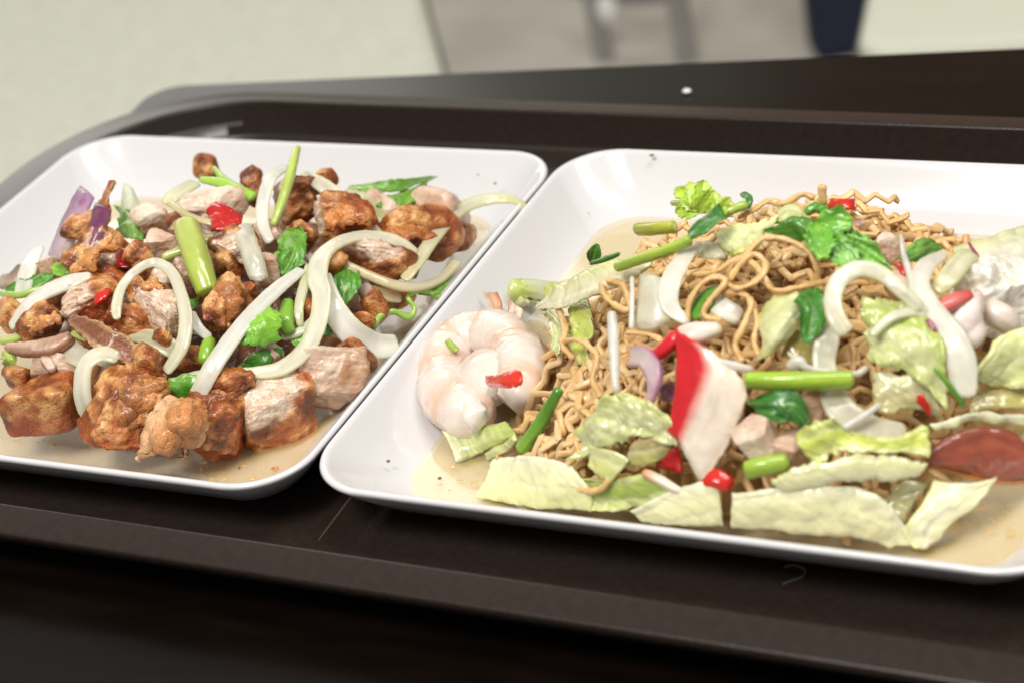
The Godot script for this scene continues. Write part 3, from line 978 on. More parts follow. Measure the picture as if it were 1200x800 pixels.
	lf("rind", "sausage", [[335.4, 25.2, -36.8, 341, 22.3, -39.3, 346.7, 19.4, -41.2, 351.7, 16.9, -44.2, 355.5, 15.2, -47.6], [335.5, 23.7, -36.8, 341, 20.8, -39.2, 346.6, 17.9, -41.2, 351.6, 15.5, -44.2, 355.4, 13.8, -47.5]], [c3(0.52, 0.16, 0.03), c3(0.6, 0.24, 0.05)], "-", "", "", {"t": 1.4, "ruffle": 0.2, "jag": 0})
	lf("cabbage_leaf", "cabbage", [[336.7, 32.5, -39.4, 340.6, 33.5, -42, 346.2, 33.4, -46.9, 355.1, 29.4, -53.5], [337, 30.9, -40.5, 341.1, 30.8, -43, 346, 30.5, -46.9, 354.9, 26.5, -53.5]], [c3(0.93, 0.92, 0.66), c3(0.9, 0.93, 0.42)], "ribbed white cabbage edge lying above the sausage slice", "cabbage", "cabbage leaves in the noodle salad", {"t": 1.6, "ruffle": 1.2})
	lf("cabbage_leaf", "cabbage", [[340.3, 34.7, -58.9, 343.1, 37.5, -60.4, 345.8, 40.7, -66.9, 351.7, 39.4, -75.4], [343, 32.5, -59.8, 345.6, 34.5, -61.9, 348.6, 35.6, -66, 352.7, 34.7, -69.9], [345.3, 29.7, -61.9, 348, 29.2, -63, 350.7, 28.7, -64.2, 353.4, 27.3, -66.6]], [c3(0.9, 0.93, 0.42), c3(0.66, 0.72, 0.32), c3(0.9, 0.93, 0.42)], "pale green wet cabbage piece above the broth on the right", "cabbage", "cabbage leaves in the noodle salad", {"t": 1.8, "ruffle": 0.9})
	lf("cabbage_leaf", "cabbage", [[340.5, 29.2, -60.8, 345, 29.1, -62.8, 351.7, 27, -68], [340.9, 26.9, -54.5, 345.9, 26.1, -58.3, 352.6, 24, -63.2]], [c3(0.52, 0.42, 0.12), c3(0.6, 0.55, 0.18)], "amber stained cabbage piece half sunk in broth, above the sausage", "cabbage", "cabbage leaves in the noodle salad")
	lf("cabbage_stalk", "stem", [[203.1, 12.5, -45.7, 206.4, 10.5, -42.9, 210.7, 8.5, -37.6], [210.5, 12.5, -47.7, 213.3, 11.5, -44.6, 216.2, 9.5, -42.1], [225.4, 20, -42.4, 227.7, 19.6, -40.3, 228.6, 17.9, -39.6]], [c3(0.74, 0.76, 0.46), c3(0.62, 0.68, 0.28), c3(0.52, 0.62, 0.16)], "fan shaped pale green cabbage stalk in front of the shrimp", "cabbage", "", {"t": 3.2, "ruffle": 0.4, "jag": 0.5, "vein": 0.3})
	lf("cabbage_stalk", "stem", [[215.7, 8.5, -43.5, 217.9, 7.5, -41.4], [224, 14.9, -41.1, 227, 14.5, -38.1], [229, 18.9, -39.2, 229.8, 17.7, -38]], [c3(0.66, 0.68, 0.34), c3(0.64, 0.68, 0.3), c3(0.6, 0.66, 0.24)], "small yellowish stalk piece under the fan shaped stalk", "cabbage", "", {"t": 2.2, "ruffle": 0.3})
	sw("green_stalk", "stem_dark", [232.8, 17.5, -34.4, 237.1, 23.1, -35.6, 240.4, 28.3, -37.9, 244, 34, -39.5], [4.44, 3.8, 3.17, 2.53], [4.4, 4, 3.4, 2.6], "bright green spring onion stalk leaning beside the shrimp", "spring onion", "green stalks in the noodle salad", {"hollow": 0.55})
	sw("green_stalk", "stem_pale", [194.8, 15.5, -110.7, 202.3, 16.5, -109.5, 225.7, 35.2, -80.1], [6.62, 6.39, 6.15], [6.5, 6.4, 6.2], "thick pale green stalk piece behind the shrimp tail", "spring onion", "green stalks in the noodle salad", {"hollow": 0.4})
	lf("cabbage_leaf", "cabbage", [[195, 11.5, -111.6, 203, 13.5, -106.6, 227.3, 31.9, -71.1, 233.7, 31.7, -59.1], [199.3, 13.5, -108.9, 223.8, 32.6, -76.4, 235.8, 36.7, -61.8, 236.8, 33.2, -55.3]], [c3(0.9, 0.93, 0.42), c3(0.6, 0.66, 0.26)], "limp translucent cabbage strip between shrimp tail and noodles", "cabbage", "cabbage leaves in the noodle salad", {"ruffle": 1})
	lf("cabbage_leaf", "cabbage", [[228.9, 32.2, -80.6, 235.5, 34, -68, 238.1, 33.2, -59.5, 242.7, 33, -52.4], [236.2, 36.9, -78.2, 242.9, 38.5, -63.9, 244.8, 36.5, -57.2, 246.1, 34.4, -52]], [c3(0.74, 0.84, 0.15), c3(0.5, 0.58, 0.14)], "yellow green cabbage scrap hanging among the left noodles", "cabbage", "cabbage leaves in the noodle salad", {"ruffle": 1.2})
	lf("cabbage_leaf", "cabbage", [[226.1, 37.6, -80.6, 237.3, 45.2, -76.1, 245.2, 49.5, -74.1, 257.7, 53.5, -73.7], [223.3, 34.5, -78.4, 237.3, 43.7, -72.6, 247.6, 48.7, -69.8, 259.2, 52.2, -69.4], [219, 30.4, -78.5, 233.4, 38.1, -69.1, 244.3, 43.9, -67.3, 254.1, 47.7, -68.9]], [c3(0.62, 0.66, 0.2), c3(0.78, 0.76, 0.46), c3(0.93, 0.92, 0.66)], "long cream cabbage rib with yellow green edge above the shrimp", "cabbage", "cabbage leaves in the noodle salad", {"t": 2.6, "ruffle": 0.4, "jag": 0.6})
	lf("cabbage_leaf", "cabbage", [[252.1, 30.4, -27.6, 259.1, 37.7, -28.9, 266.2, 41.8, -29.4, 274.7, 41.8, -27, 280.2, 38.4, -22.5], [254.3, 27.8, -25.6, 261.3, 34.6, -24.8, 268.5, 38.4, -24.8, 275.5, 38.8, -23.8, 281.4, 33.5, -21.1], [251.6, 23.2, -23.5, 260, 28.9, -22.9, 266.7, 32.6, -21.5, 271.3, 34.8, -21.9, 278.7, 33.6, -21.5]], [c3(0.62, 0.66, 0.2), c3(0.74, 0.76, 0.4), c3(0.66, 0.7, 0.28)], "crumpled translucent green cabbage leaf on the front of the noodles", "cabbage", "cabbage leaves in the noodle salad", {"ruffle": 1.8, "jag": 1})
	lf("cabbage_leaf", "cabbage", [[257.1, 29.2, -24.7, 265.1, 30.8, -21, 269.3, 29.5, -19.3], [257.2, 25, -21.8, 262.1, 24.2, -18.7, 264.4, 23.2, -17.9]], [c3(0.74, 0.76, 0.36), c3(0.66, 0.7, 0.22)], "small yellow cabbage flap under the crumpled leaf", "cabbage", "cabbage leaves in the noodle salad", {"ruffle": 0.7})
	lf("cabbage_leaf", "cabbage", [[270.3, 32.8, -23.5, 276.1, 34.5, -23.2, 280.5, 34.4, -24], [266.9, 26.6, -21.4, 273, 28, -20.4, 278.4, 29.9, -22.1]], [c3(0.6, 0.48, 0.22), c3(0.5, 0.5, 0.14)], "tan noodle stained cabbage scrap left of the crab stick", "cabbage", "cabbage leaves in the noodle salad", {"ruffle": 0.9})
	sw("crab_strand", "crab", [273.4, 27.5, -18.4, 278.1, 26.4, -17.4, 283.5, 24.1, -16.5], [2.18, 2.38, 1.98], [2.2, 2.4, 2.2], "thin white crab strand with reddish tip near the rim", "crab stick", "crab stick pieces in the noodle salad", {"cols": [c3(0.7, 0.25, 0.1), c3(0.84, 0.7, 0.5), c3(0.84, 0.74, 0.6)]})
	lf("crab_stick", "crab", [[278.7, 53.7, -40.9, 280.1, 47.4, -34, 280.5, 40.9, -29.4, 280.6, 33.9, -24.8], [283.9, 53, -36.8, 286.8, 48.6, -33, 284.8, 42, -28.5, 281.7, 33.9, -23.9], [291.1, 48.5, -33.9, 292.9, 44.7, -30.9, 290.2, 37, -26.1, 285.3, 28.8, -21.4], [296.3, 44.5, -32.8, 296.3, 40.4, -29.1, 294, 34.9, -26.3, 288.4, 24.2, -19.2]], [c3(0.66, 0.012, 0.02), c3(0.7, 0.014, 0.022), c3(0.68, 0.014, 0.02), c3(0.66, 0.014, 0.02), c3(0.66, 0.014, 0.02), c3(0.66, 0.016, 0.024), c3(0.8, 0.36, 0.3), c3(0.88, 0.74, 0.6), c3(0.88, 0.77, 0.63), c3(0.84, 0.7, 0.55), c3(0.87, 0.75, 0.6), c3(0.88, 0.77, 0.63), c3(0.86, 0.74, 0.59), c3(0.82, 0.66, 0.48), c3(0.85, 0.72, 0.56), c3(0.78, 0.6, 0.42)], "large crab stick piece, red skin on its side and white flesh", "crab stick", "crab stick pieces in the noodle salad", {"t": 6, "ruffle": 0.1, "jag": 0.1, "vein": 0.08, "rim": 0.75, "rimw": 0.3, "ds": 0.45})
	sw("crab_strand", "crab", [271.1, 47.3, -37.9, 274.7, 49.5, -37.2, 278.1, 52.8, -39.2], [2.8, 3.6, 4], [2.5, 3, 3], "red crab skin flap reaching left from the large crab stick", "crab stick", "crab stick pieces in the noodle salad", {"cols": [c3(0.66, 0.012, 0.02), c3(0.7, 0.016, 0.025)]})
	sw("crab_strand", "crab", [278.5, 52.6, -38.6, 282.7, 53.9, -38.8, 287.8, 53.5, -42.1], [4.76, 5.16, 3.17], [4, 4, 3], "white crab flesh strand above the red skin", "crab stick", "crab stick pieces in the noodle salad", {"cols": [c3(0.78, 0.55, 0.48), c3(0.84, 0.72, 0.6), c3(0.82, 0.7, 0.55)]})
	lf("crab_strand", "crab", [[275.3, 29.4, -23.3, 277.5, 31.1, -23.8, 280.7, 32, -24.8], [274.9, 26.4, -21.9, 278.8, 26.4, -21.3, 282.2, 26.4, -20.9]], [c3(0.5, 0.012, 0.012), c3(0.52, 0.015, 0.012)], "dark red crab skin scrap below the large crab stick", "crab stick", "crab stick pieces in the noodle salad", {"t": 2})
	sw("red_chilli", "chilli", [288.1, 25.5, -19.5, 291.3, 27.1, -19.2, 294.8, 25.5, -18.7], [3.93, 4.71, 3.93], [4.5, 5.5, 4.5], "round shiny red chilli piece at the foot of the crab stick", "chilli", "red chilli pieces on the noodle salad")
	sw("shallot_slice", "shallot", [265.2, 45.7, -38.8, 270.3, 47.4, -36.2, 273.7, 44.9, -32.4, 272.7, 39.3, -28.3], [5.22, 5.22, 4.82, 2.41], [2.2, 2.6, 2.6, 1.5], "curved white shallot slice with purple skin left of the crab stick", "shallot", "", {"roll": [-30, -35, -50]})
	sw("shallot_slice", "purple", [272.3, 37, -36.8, 275.9, 38.4, -36.7, 279.1, 37.7, -34.7], [4.44, 5.25, 4.04], [2, 2, 2], "dark purple shallot scrap in the gap by the crab stick", "shallot", "")
	sw("bean_sprout", "sprout", [258.5, 53.2, -45.9, 260.8, 49.1, -39.7, 263.9, 40.9, -30.4], [2.23, 2.84, 2.03], [2.6, 3, 2.4], "thick white sprout stick standing on the left noodles", "bean sprout", "bean sprouts in the noodle salad")
	sw("enoki_stem", "sprout", [259.4, 55.7, -58.2, 261.3, 53.3, -52.3, 263.1, 49.2, -45.5], [1.24, 1.24, 1.44], [1.4, 1.3, 1.5], "thin white enoki stem with round cap beside the onion wedge", "mushroom", "")
	sw("bean_sprout", "sprout", [285.5, 48.3, -35.2, 290.2, 47.7, -36.1, 296.2, 46, -37.5], [2.37, 2.56, 1.58], [2.6, 2.6, 1.8], "white sprout lying above the crab stick flesh", "bean sprout", "bean sprouts in the noodle salad")
	sw("bean_sprout", "sprout", [319.6, 38, -28.8, 322.9, 39.4, -31.4, 326.5, 40.6, -35.8], [1.73, 1.73, 1.53], [2.2, 2.2, 2], "thin white sprout crossing the grey onion on the right", "bean sprout", "bean sprouts in the noodle salad")
	sw("bean_sprout", "sprout", [305.2, 47.1, -38.1, 307.4, 48.7, -38.2, 310.1, 47.1, -38.2, 318.8, 44.3, -41.6, 321.6, 45.3, -43.4], [2.72, 3.11, 1.56, 1.36, 1.56], [3.2, 3.4, 2, 1.8, 1.8], "round headed sprout behind the horizontal green stalk", "bean sprout", "bean sprouts in the noodle salad")
	sw("bean_sprout", "sprout", [317.1, 52.5, -90.7, 320.8, 53, -80.3, 324.3, 51.9, -72.6, 326.5, 50, -66.3], [1.02, 1.62, 1.83, 1.62], [1.6, 2, 2, 2], "upright white sprout in front of the small wet leaf", "bean sprout", "bean sprouts in the noodle salad")
	lf("onion_slice", "onion", [[259.2, 53.1, -63.8, 260.7, 50.6, -56.8, 262, 46.5, -49.6], [264.1, 55.4, -60.5, 267.3, 53.7, -52.5, 268.1, 48.7, -46.7], [266.5, 54.7, -59.6, 271.4, 52.5, -53, 272.5, 49.6, -50]], [c3(0.7, 0.7, 0.46), c3(0.84, 0.83, 0.7), c3(0.78, 0.77, 0.56)], "translucent white onion wedge beside the enoki stem", "onion", "onion slices on the noodle salad", {"t": 2.4, "ruffle": 0.2, "jag": 0})
	sw("onion_slice", "onion_white", [271.6, 58.1, -72.4, 271, 58.3, -63.3, 270.5, 56, -55, 271.9, 52.8, -50.7, 276.4, 49.8, -49.1], [3.29, 4.93, 5.34, 4.52, 2.47], [1.8, 2.4, 2.6, 2.4, 1.6], "white crescent onion slice under the long green stem", "onion", "onion slices on the noodle salad", {"roll": [-20, -10, 15]})
	lf("flap", "onion", [[270.7, 56.4, -75.7, 275.7, 57.8, -73.5, 278.7, 56.8, -72.1], [270.9, 54.9, -71.3, 276.7, 56, -68, 279.7, 55.6, -69.9]], [c3(0.78, 0.77, 0.6), c3(0.74, 0.74, 0.52)], "-", "", "", {"t": 1.4})
	sw("onion_slice", "onion_white", [280.3, 51.6, -56.8, 284.2, 51.7, -53.3, 288.3, 49.7, -53.2], [5.28, 5.69, 4.47], [3, 3.4, 3], "white onion chunk half hidden under the noodle loops", "onion", "onion slices on the noodle salad")
	lf("celery_leaf", "leaf", [[275.8, 49.6, -51.7, 276.5, 52.8, -55.2, 280.8, 55, -58.1], [277.9, 49.5, -50.6, 281.9, 52.2, -52.1, 282.8, 54.9, -57.3]], [c3(0.1, 0.3, 0.03), c3(0.18, 0.42, 0.05)], "small green leaf scrap inside the noodle loop", "celery leaf", "celery leaves on the noodle salad", {"t": 0.6})
	sw("green_stalk", "stem", [251.6, 53.3, -65.9, 259.3, 57.2, -64.3, 266.3, 59.8, -64.7, 272.6, 62.3, -66.6], [2.3, 2.51, 2.71, 2.71], [2.8, 3, 3.2, 3.2], "long bright green stem lying over the cabbage rib", "spring onion", "green stalks in the noodle salad")
	lf("spring_onion_leaf", "leaf", [[270.6, 62.5, -69.6, 273.8, 65.3, -71.8, 277.1, 67.3, -76.3], [272.2, 62.1, -66.3, 276.9, 64.7, -66.5, 280.5, 65.9, -71.5]], [c3(0.035, 0.17, 0.02), c3(0.07, 0.27, 0.03)], "dark green flat spring onion leaf at the end of the long stem", "spring onion", "", {"t": 0.9, "ruffle": 0.4, "jag": 0.2})
	sw("green_stalk", "stem_pale", [248.6, 51.8, -87.4, 256.6, 56, -81.3, 262.7, 57.5, -80.3], [3.02, 3.02, 3.02], [3.6, 3.6, 3.6], "short yellowish stalk with cut end behind the heap", "spring onion", "green stalks in the noodle salad", {"cols": [c3(0.48, 0.52, 0.06), c3(0.44, 0.48, 0.06)]})
	spray("celery_leaf", [268.2, 59.8, -83.7], [260.2, 63.3, -89.8, 264.1, 65.2, -89.5, 268.4, 66, -89.3, 272.5, 65.5, -85.2, 261.4, 59.5, -84.5], 5.96, Vector3(0.44, 0.55, 0.71), [c3(0.6, 0.8, 0.1), c3(0.5, 0.74, 0.07), c3(0.62, 0.82, 0.12)], "light green celery leaf with spread fingers at the back of the heap", "celery leaf", "celery leaves on the noodle salad")
	spray("celery_leaf", [274.5, 61.4, -80.5], [272.8, 65.5, -84.4, 277.9, 65.8, -81.6, 278, 63.5, -78], 3.79, Vector3(0.44, 0.55, 0.71), [c3(0.62, 0.8, 0.12), c3(0.5, 0.7, 0.08), c3(0.6, 0.78, 0.12)], "smaller light green leaf beside the dark spring onion leaf", "celery leaf", "celery leaves on the noodle salad")
	sw("green_stalk", "stem", [258.2, 58.8, -89.8, 263.4, 61, -85.9, 268, 61.7, -83.7], [1.29, 1.29, 1.29], [1.5, 1.5, 1.5], "thin light green leaf stem sticking out left at the back", "celery leaf", "celery leaves on the noodle salad", {"cols": [c3(0.46, 0.6, 0.1)]})
	sw("green_stalk", "stem", [275.5, 61.5, -79.7, 278.1, 62.8, -81, 281.4, 63.2, -83.3], [2.52, 2.31, 2.52], [2.6, 2.4, 2.6], "curved light green stem between leaf and dark curl", "celery leaf", "celery leaves on the noodle salad", {"cols": [c3(0.44, 0.58, 0.09), c3(0.4, 0.55, 0.08)]})
	sw("spring_onion_leaf", "blade", [277.4, 62.1, -90.5, 280.9, 63.3, -86.1, 281.2, 62.2, -83.3], [1.69, 1.9, 1.69], [1.2, 1.4, 1.2], "small dark green curl at the back of the heap", "spring onion", "")
	lv("celery_leaf", [230.5, 37.6, -93.1, 232.6, 40.7, -92.4, 233.4, 43.1, -93.4], 3.85, Vector3(0.44, 0.55, 0.71), [c3(0.08, 0.28, 0.03), c3(0.06, 0.23, 0.025), c3(0.07, 0.27, 0.03)], "tiny dark green leaf tip behind the cream rib", "celery leaf", "celery leaves on the noodle salad", {"lobes": 1, "teeth": 0.05})
	sw("spring_onion_leaf", "blade", [236.7, 44.5, -81.1, 242.3, 47.8, -78.4, 247.8, 50.8, -76.5], [0.87, 1.53, 1.09], [1, 1.3, 1], "thin dark green sliver resting on the cream rib", "spring onion", "")
	lf("cabbage_leaf", "cabbage", [[274.1, 58.3, -79.2, 281.5, 60.8, -78.1, 287.3, 61.1, -80.7, 290, 61.2, -82.5], [275.8, 57.7, -73.1, 282.7, 59.6, -69.4, 287.3, 61, -70.9, 289.4, 60.8, -77.6], [279.6, 55.6, -70.2, 283.9, 58.2, -67, 286.9, 59.5, -68.4, 287.9, 60.4, -74]], [c3(0.9, 0.93, 0.42), c3(0.72, 0.75, 0.36), c3(0.74, 0.84, 0.15)], "pale translucent cabbage piece near the top of the noodles", "cabbage", "cabbage leaves in the noodle salad", {"ruffle": 1.2, "jag": 1})
	lf("cabbage_leaf", "cabbage", [[287.4, 59.5, -87.9, 290, 60.5, -89, 293.4, 60.3, -88.7], [288.2, 60.1, -80.8, 292.8, 61, -80.6, 296.4, 60.9, -82.9]], [c3(0.7, 0.74, 0.4), c3(0.6, 0.68, 0.24)], "small pale cabbage scrap at the very top", "cabbage", "cabbage leaves in the noodle salad")
	sw("spring_onion_leaf", "blade", [295.7, 61, -84.3, 297.9, 61.9, -85.9, 300.9, 61.5, -84.7], [2.08, 2.7, 2.49], [2.2, 2.6, 2.4], "short green spring onion curl beside the top chilli", "spring onion", "", {"cols": [c3(0.16, 0.42, 0.05), c3(0.1, 0.33, 0.03)]})
	lf("red_chilli", "chilli", [[300.7, 60.6, -86.3, 301.7, 63.5, -87.6, 303.9, 63.2, -87.1, 307.5, 63.6, -88.8], [302.1, 60.4, -85.2, 304.7, 62, -84.3, 306.9, 62.6, -84.2, 306.8, 60.7, -86.8]], [c3(0.62, 0.02, 0.01), c3(0.66, 0.03, 0.012)], "red chilli piece with a seed at the top of the heap", "chilli", "red chilli pieces on the noodle salad", {"t": 1.6})
	sw("noodle_end", "noodle", [299, 60.9, -89.2, 298.7, 63.9, -89.7, 298.8, 65.9, -90], [1.88, 2.09, 2.29], [2, 2, 2], "short noodle end sticking up beside the top chilli", "noodle", "")
	lf("celery_leaf", "leaf", [[287.8, 61.5, -74.9, 292.8, 63.4, -74.7, 298.6, 64.2, -77.2, 302.3, 62.9, -78.3], [290.6, 60.4, -74, 296, 63.1, -74.6, 300.3, 63.7, -74.8, 302.5, 62.5, -75.5], [293.3, 59.2, -73.8, 297.5, 59.7, -72.2, 300.7, 60.4, -72.6, 301.9, 60.1, -71.9]], [c3(0.06, 0.22, 0.025), c3(0.1, 0.3, 0.03), c3(0.05, 0.2, 0.02)], "dark rolled celery leaf half at the top of the heap", "celery leaf", "celery leaves on the noodle salad", {"t": 0.7, "ruffle": 1.2, "jag": 0.6})
	spray("celery_leaf", [301.9, 63.6, -75.3], [310.7, 64.1, -75.3, 319.4, 53.4, -72.2, 313.9, 55.8, -66, 306.5, 60.8, -63.6], 9.37, Vector3(0.44, 0.55, 0.71), [c3(0.26, 0.6, 0.06), c3(0.17, 0.5, 0.05), c3(0.28, 0.62, 0.07)], "large bright green celery leaf draped over the top of the heap", "celery leaf", "celery leaves on the noodle salad", {"lobes": 2.4, "teeth": 0.28, "fold": 0.22, "t": 0.4})
	lv("celery_leaf", [327, 49.3, -91.5, 324, 52.2, -85.2, 320.4, 52.9, -78.7], 5.34, Vector3(0.44, 0.55, 0.71), [c3(0.12, 0.34, 0.04), c3(0.2, 0.42, 0.07), c3(0.1, 0.3, 0.03)], "small wet leaf with shine behind the upright sprout", "celery leaf", "celery leaves on the noodle salad", {"lobes": 1, "teeth": 0.08, "fold": -0.3})
	lf("sausage_slice", "sausage", [[305.4, 56, -90.8, 308, 56.5, -90.9], [306.8, 55.7, -88, 308.9, 55.4, -90.2]], [c3(0.7, 0.45, 0.38), c3(0.68, 0.42, 0.36)], "small pinkish scrap under the red chilli at the back", "sausage", "")
	ck("egg_scrap", "meat", [310.5, 50, -90.4, 316.1, 48.7, -87.1], 5.84, 6, "yellowish lump behind the large celery leaf", "minced meat", "", {"amp": 0.8})
	ck("egg_scrap", "meat", [317.5, 47.8, -78.6, 322.3, 45.6, -72.9], 4.49, 6, "tan lump below the upright sprout", "minced meat", "", {"amp": 0.8})
	sw("red_chilli", "chilli", [319.3, 50.4, -80.4, 321.1, 50.6, -77.9, 322, 49.2, -76.4], [1.84, 2.24, 1.63], [2, 2.2, 2], "small red chilli bit beside the upright sprout", "chilli", "red chilli pieces on the noodle salad")
	sw("onion_slice", "onion", [317.3, 53.2, -44.8, 314.4, 55.9, -46.8, 312.8, 58.8, -50.8, 313.5, 61.1, -55.4, 316.8, 61.4, -59.5, 321.7, 59.3, -60.9, 326.5, 56.2, -59.1, 331, 52.9, -57.6], [3.91, 4.3, 4.3, 4.3, 4.11, 3.71, 3.32, 3.13], [2.6, 2.8, 2.8, 2.8, 2.6, 2.6, 2.4, 2.2], "pale green hooked onion ring arching over the right side", "onion", "onion slices on the noodle salad", {"roll": [10, -10, -25]})
	sw("onion_slice", "onion_white", [328.1, 48.9, -89.4, 326.7, 51.8, -78.2, 327.6, 52, -68.8, 332, 50.3, -60.7, 337.5, 47.1, -55.5, 341.1, 42.8, -51.9, 342.3, 36.4, -47.8], [2.38, 4.76, 5.15, 6.74, 7.53, 7.13, 5.55], [2, 2.6, 3, 3.2, 3.4, 3.2, 2.6], "broad white onion band sweeping down the right side", "onion", "onion slices on the noodle salad", {"roll": [0, -15, -10]})
	sw("onion_slice", "onion_green", [329.8, 47.9, -73.2, 332.1, 49.5, -77.5, 333.4, 49.6, -85.2, 334.4, 48.2, -90.8], [3.66, 5.28, 5.28, 4.06], [2.4, 3, 3, 2.4], "short translucent onion wedge in front of the purple line", "onion", "onion slices on the noodle salad")
	lf("onion_slice", "onion", [[327.2, 44.9, -98.3, 333.4, 45, -102.6, 337.7, 43.6, -110.9, 342.2, 39, -123], [330.4, 44.9, -93.2, 335.8, 44.4, -96.8, 340.3, 42.4, -104, 344.4, 38.6, -112.8], [333.2, 41.7, -93.7, 337.9, 40.4, -95.6, 342.5, 38.9, -97.9, 346.4, 36.1, -103.1]], [c3(0.74, 0.8, 0.3), c3(0.93, 0.92, 0.76), c3(0.95, 0.93, 0.82)], "large onion piece with green rim at the back right", "onion", "onion slices on the noodle salad", {"t": 2.4, "ruffle": 0.5, "jag": 0})
	sw("shallot_skin", "purple", [331.7, 47.7, -97.3, 334.8, 46.5, -93, 337, 45, -91.3, 341.4, 42.7, -94.6, 345.6, 39.5, -98.9], [0.62, 1.04, 1.24, 1.04, 1.04], [1, 1.2, 1.2, 1.2, 1.2], "thin purple shallot edge line across the white onion", "shallot", "", {"cols": [c3(0.34, 0.03, 0.12), c3(0.4, 0.05, 0.16)]})
	ck("seafood_piece", "white", [332.5, 40.7, -81.5, 347.9, 34.9, -95.2], 14.84, 18, "lumpy white seafood piece at the right side of the salad", "seafood", "", {"amp": 2.2, "freq": 0.1, "n": 44, "seed": 914, "cuts": 0})
	lf("crab_stick", "crab", [[335.3, 46.8, -68.9, 338, 48, -71.9, 340.2, 48.4, -75.3], [335.3, 45.7, -63.9, 339.1, 46.4, -66.9, 341.1, 46.6, -73], [338.5, 41.7, -62.5, 340.7, 42.1, -65, 341.3, 42.8, -69.3], [340.3, 38.8, -62.7, 341.7, 39.7, -65.3, 342.5, 40.4, -70.6]], [c3(0.82, 0.62, 0.54), c3(0.86, 0.76, 0.68), c3(0.84, 0.72, 0.64), c3(0.84, 0.74, 0.66)], "white crab flesh piece right of the broad onion band", "crab stick", "crab stick pieces in the noodle salad", {"t": 4})
	sw("crab_skin", "crab", [333.6, 49.1, -62.6, 335.8, 49.9, -66.1, 339, 49.3, -70.9], [2.97, 3.96, 2.77], [3, 3.4, 2.6], "red crab skin edge behind the broad onion band", "crab stick", "crab stick pieces in the noodle salad", {"cols": [c3(0.62, 0.05, 0.05), c3(0.74, 0.2, 0.16), c3(0.62, 0.05, 0.05)]})
	sw("crab_flesh", "crab", [340.3, 41.6, -77.3, 344.5, 40.1, -76.3, 346.7, 36.9, -77.2], [5.24, 6.05, 4.44], [6, 7, 5], "rounded white crab scrap by the lumpy seafood piece", "crab stick", "crab stick pieces in the noodle salad", {"cols": [c3(0.84, 0.72, 0.62)]})
	sw("purple_scrap", "purple", [332.4, 50.8, -56.3, 333.8, 49.9, -55.4, 335, 48.9, -54.2], [1.17, 1.75, 1.17], [1.4, 1.6, 1.4], "tiny purple shallot tip at the onion crossing", "shallot", "", {"cols": [c3(0.35, 0.03, 0.12)]})
	lf("cabbage_leaf", "cabbage", [[316.6, 53.3, -58.8, 322.4, 53.9, -60.1, 328.1, 52.4, -62.5, 332.4, 49.7, -59.1, 335.5, 46.7, -54.1], [318.2, 51.5, -54.3, 324.1, 52.4, -53.7, 329.6, 50.7, -55, 334.4, 47.6, -52.5, 338.1, 43.3, -49], [318.8, 48.2, -51.1, 324.6, 48.7, -49.4, 330, 47.2, -48.8, 335.1, 44.1, -47.2, 339.2, 38.6, -46.4], [321.2, 44, -47.2, 325.6, 43.7, -45.7, 330, 42.7, -45.1, 334.6, 40.1, -44.4, 338.6, 34.1, -44.6]], [c3(0.62, 0.68, 0.22), c3(0.5, 0.6, 0.14), c3(0.72, 0.74, 0.38), c3(0.6, 0.66, 0.22)], "big ruffled yellow green cabbage leaf inside the onion hook", "cabbage", "cabbage leaves in the noodle salad", {"ruffle": 1.8, "jag": 1.2})
	lf("cabbage_leaf", "cabbage", [[321.5, 43.3, -45.8, 326.6, 43.3, -45.5, 332.1, 41.4, -46.7, 335.8, 37.4, -46.3], [322.6, 39.3, -42.1, 327.4, 40.3, -41.9, 332.7, 38.8, -43.7, 336.9, 34.2, -44.9], [325.4, 34.8, -39.3, 328.6, 35.7, -39.6, 332.7, 35.3, -42.6, 338.2, 31.7, -45.4]], [c3(0.72, 0.72, 0.42), c3(0.64, 0.6, 0.32), c3(0.5, 0.46, 0.16)], "stained pale cabbage flap with chilli seeds on it", "cabbage", "cabbage leaves in the noodle salad", {"ruffle": 1.3, "jag": 1})
	sw("onion_slice", "onion", [322.3, 51.6, -47.1, 325.6, 53.4, -52.3, 329.3, 52.3, -56.7, 331.8, 50.6, -57.7], [1.75, 2.34, 2.34, 1.56], [2, 2, 2, 2], "thin pale onion strip curling over the ruffled cabbage", "onion", "onion slices on the noodle salad")
	sw("onion_slice", "onion_white", [310.6, 51.9, -52.6, 311.6, 49.4, -46.4, 311.7, 45.9, -42.8, 314, 42.1, -38.2, 318.5, 38.5, -33.9, 324.3, 35.1, -33.5, 331.2, 32.4, -37.6], [4.68, 5.85, 5.46, 5.85, 7.01, 7.4, 4.29], [3, 3, 3, 3, 3.2, 3, 2.4], "greyish white onion crescent curving under the green stalk", "onion", "onion slices on the noodle salad", {"cols": [c3(0.74, 0.74, 0.58), c3(0.72, 0.7, 0.54), c3(0.66, 0.6, 0.46)]})
	lf("cabbage_leaf", "cabbage", [[293.8, 52, -51.8, 296.7, 55.4, -53.6, 301.9, 55.9, -57.2], [296.4, 49.2, -44.6, 300.7, 52.8, -45, 303.9, 54.6, -53.8], [295.4, 45.6, -40.8, 299.7, 47.7, -41.9, 303.7, 50.2, -49.6]], [c3(0.62, 0.66, 0.22), c3(0.74, 0.76, 0.42), c3(0.62, 0.64, 0.24)], "folded translucent yellow cabbage piece in the middle", "cabbage", "cabbage leaves in the noodle salad", {"ruffle": 0.6, "jag": 0.5})
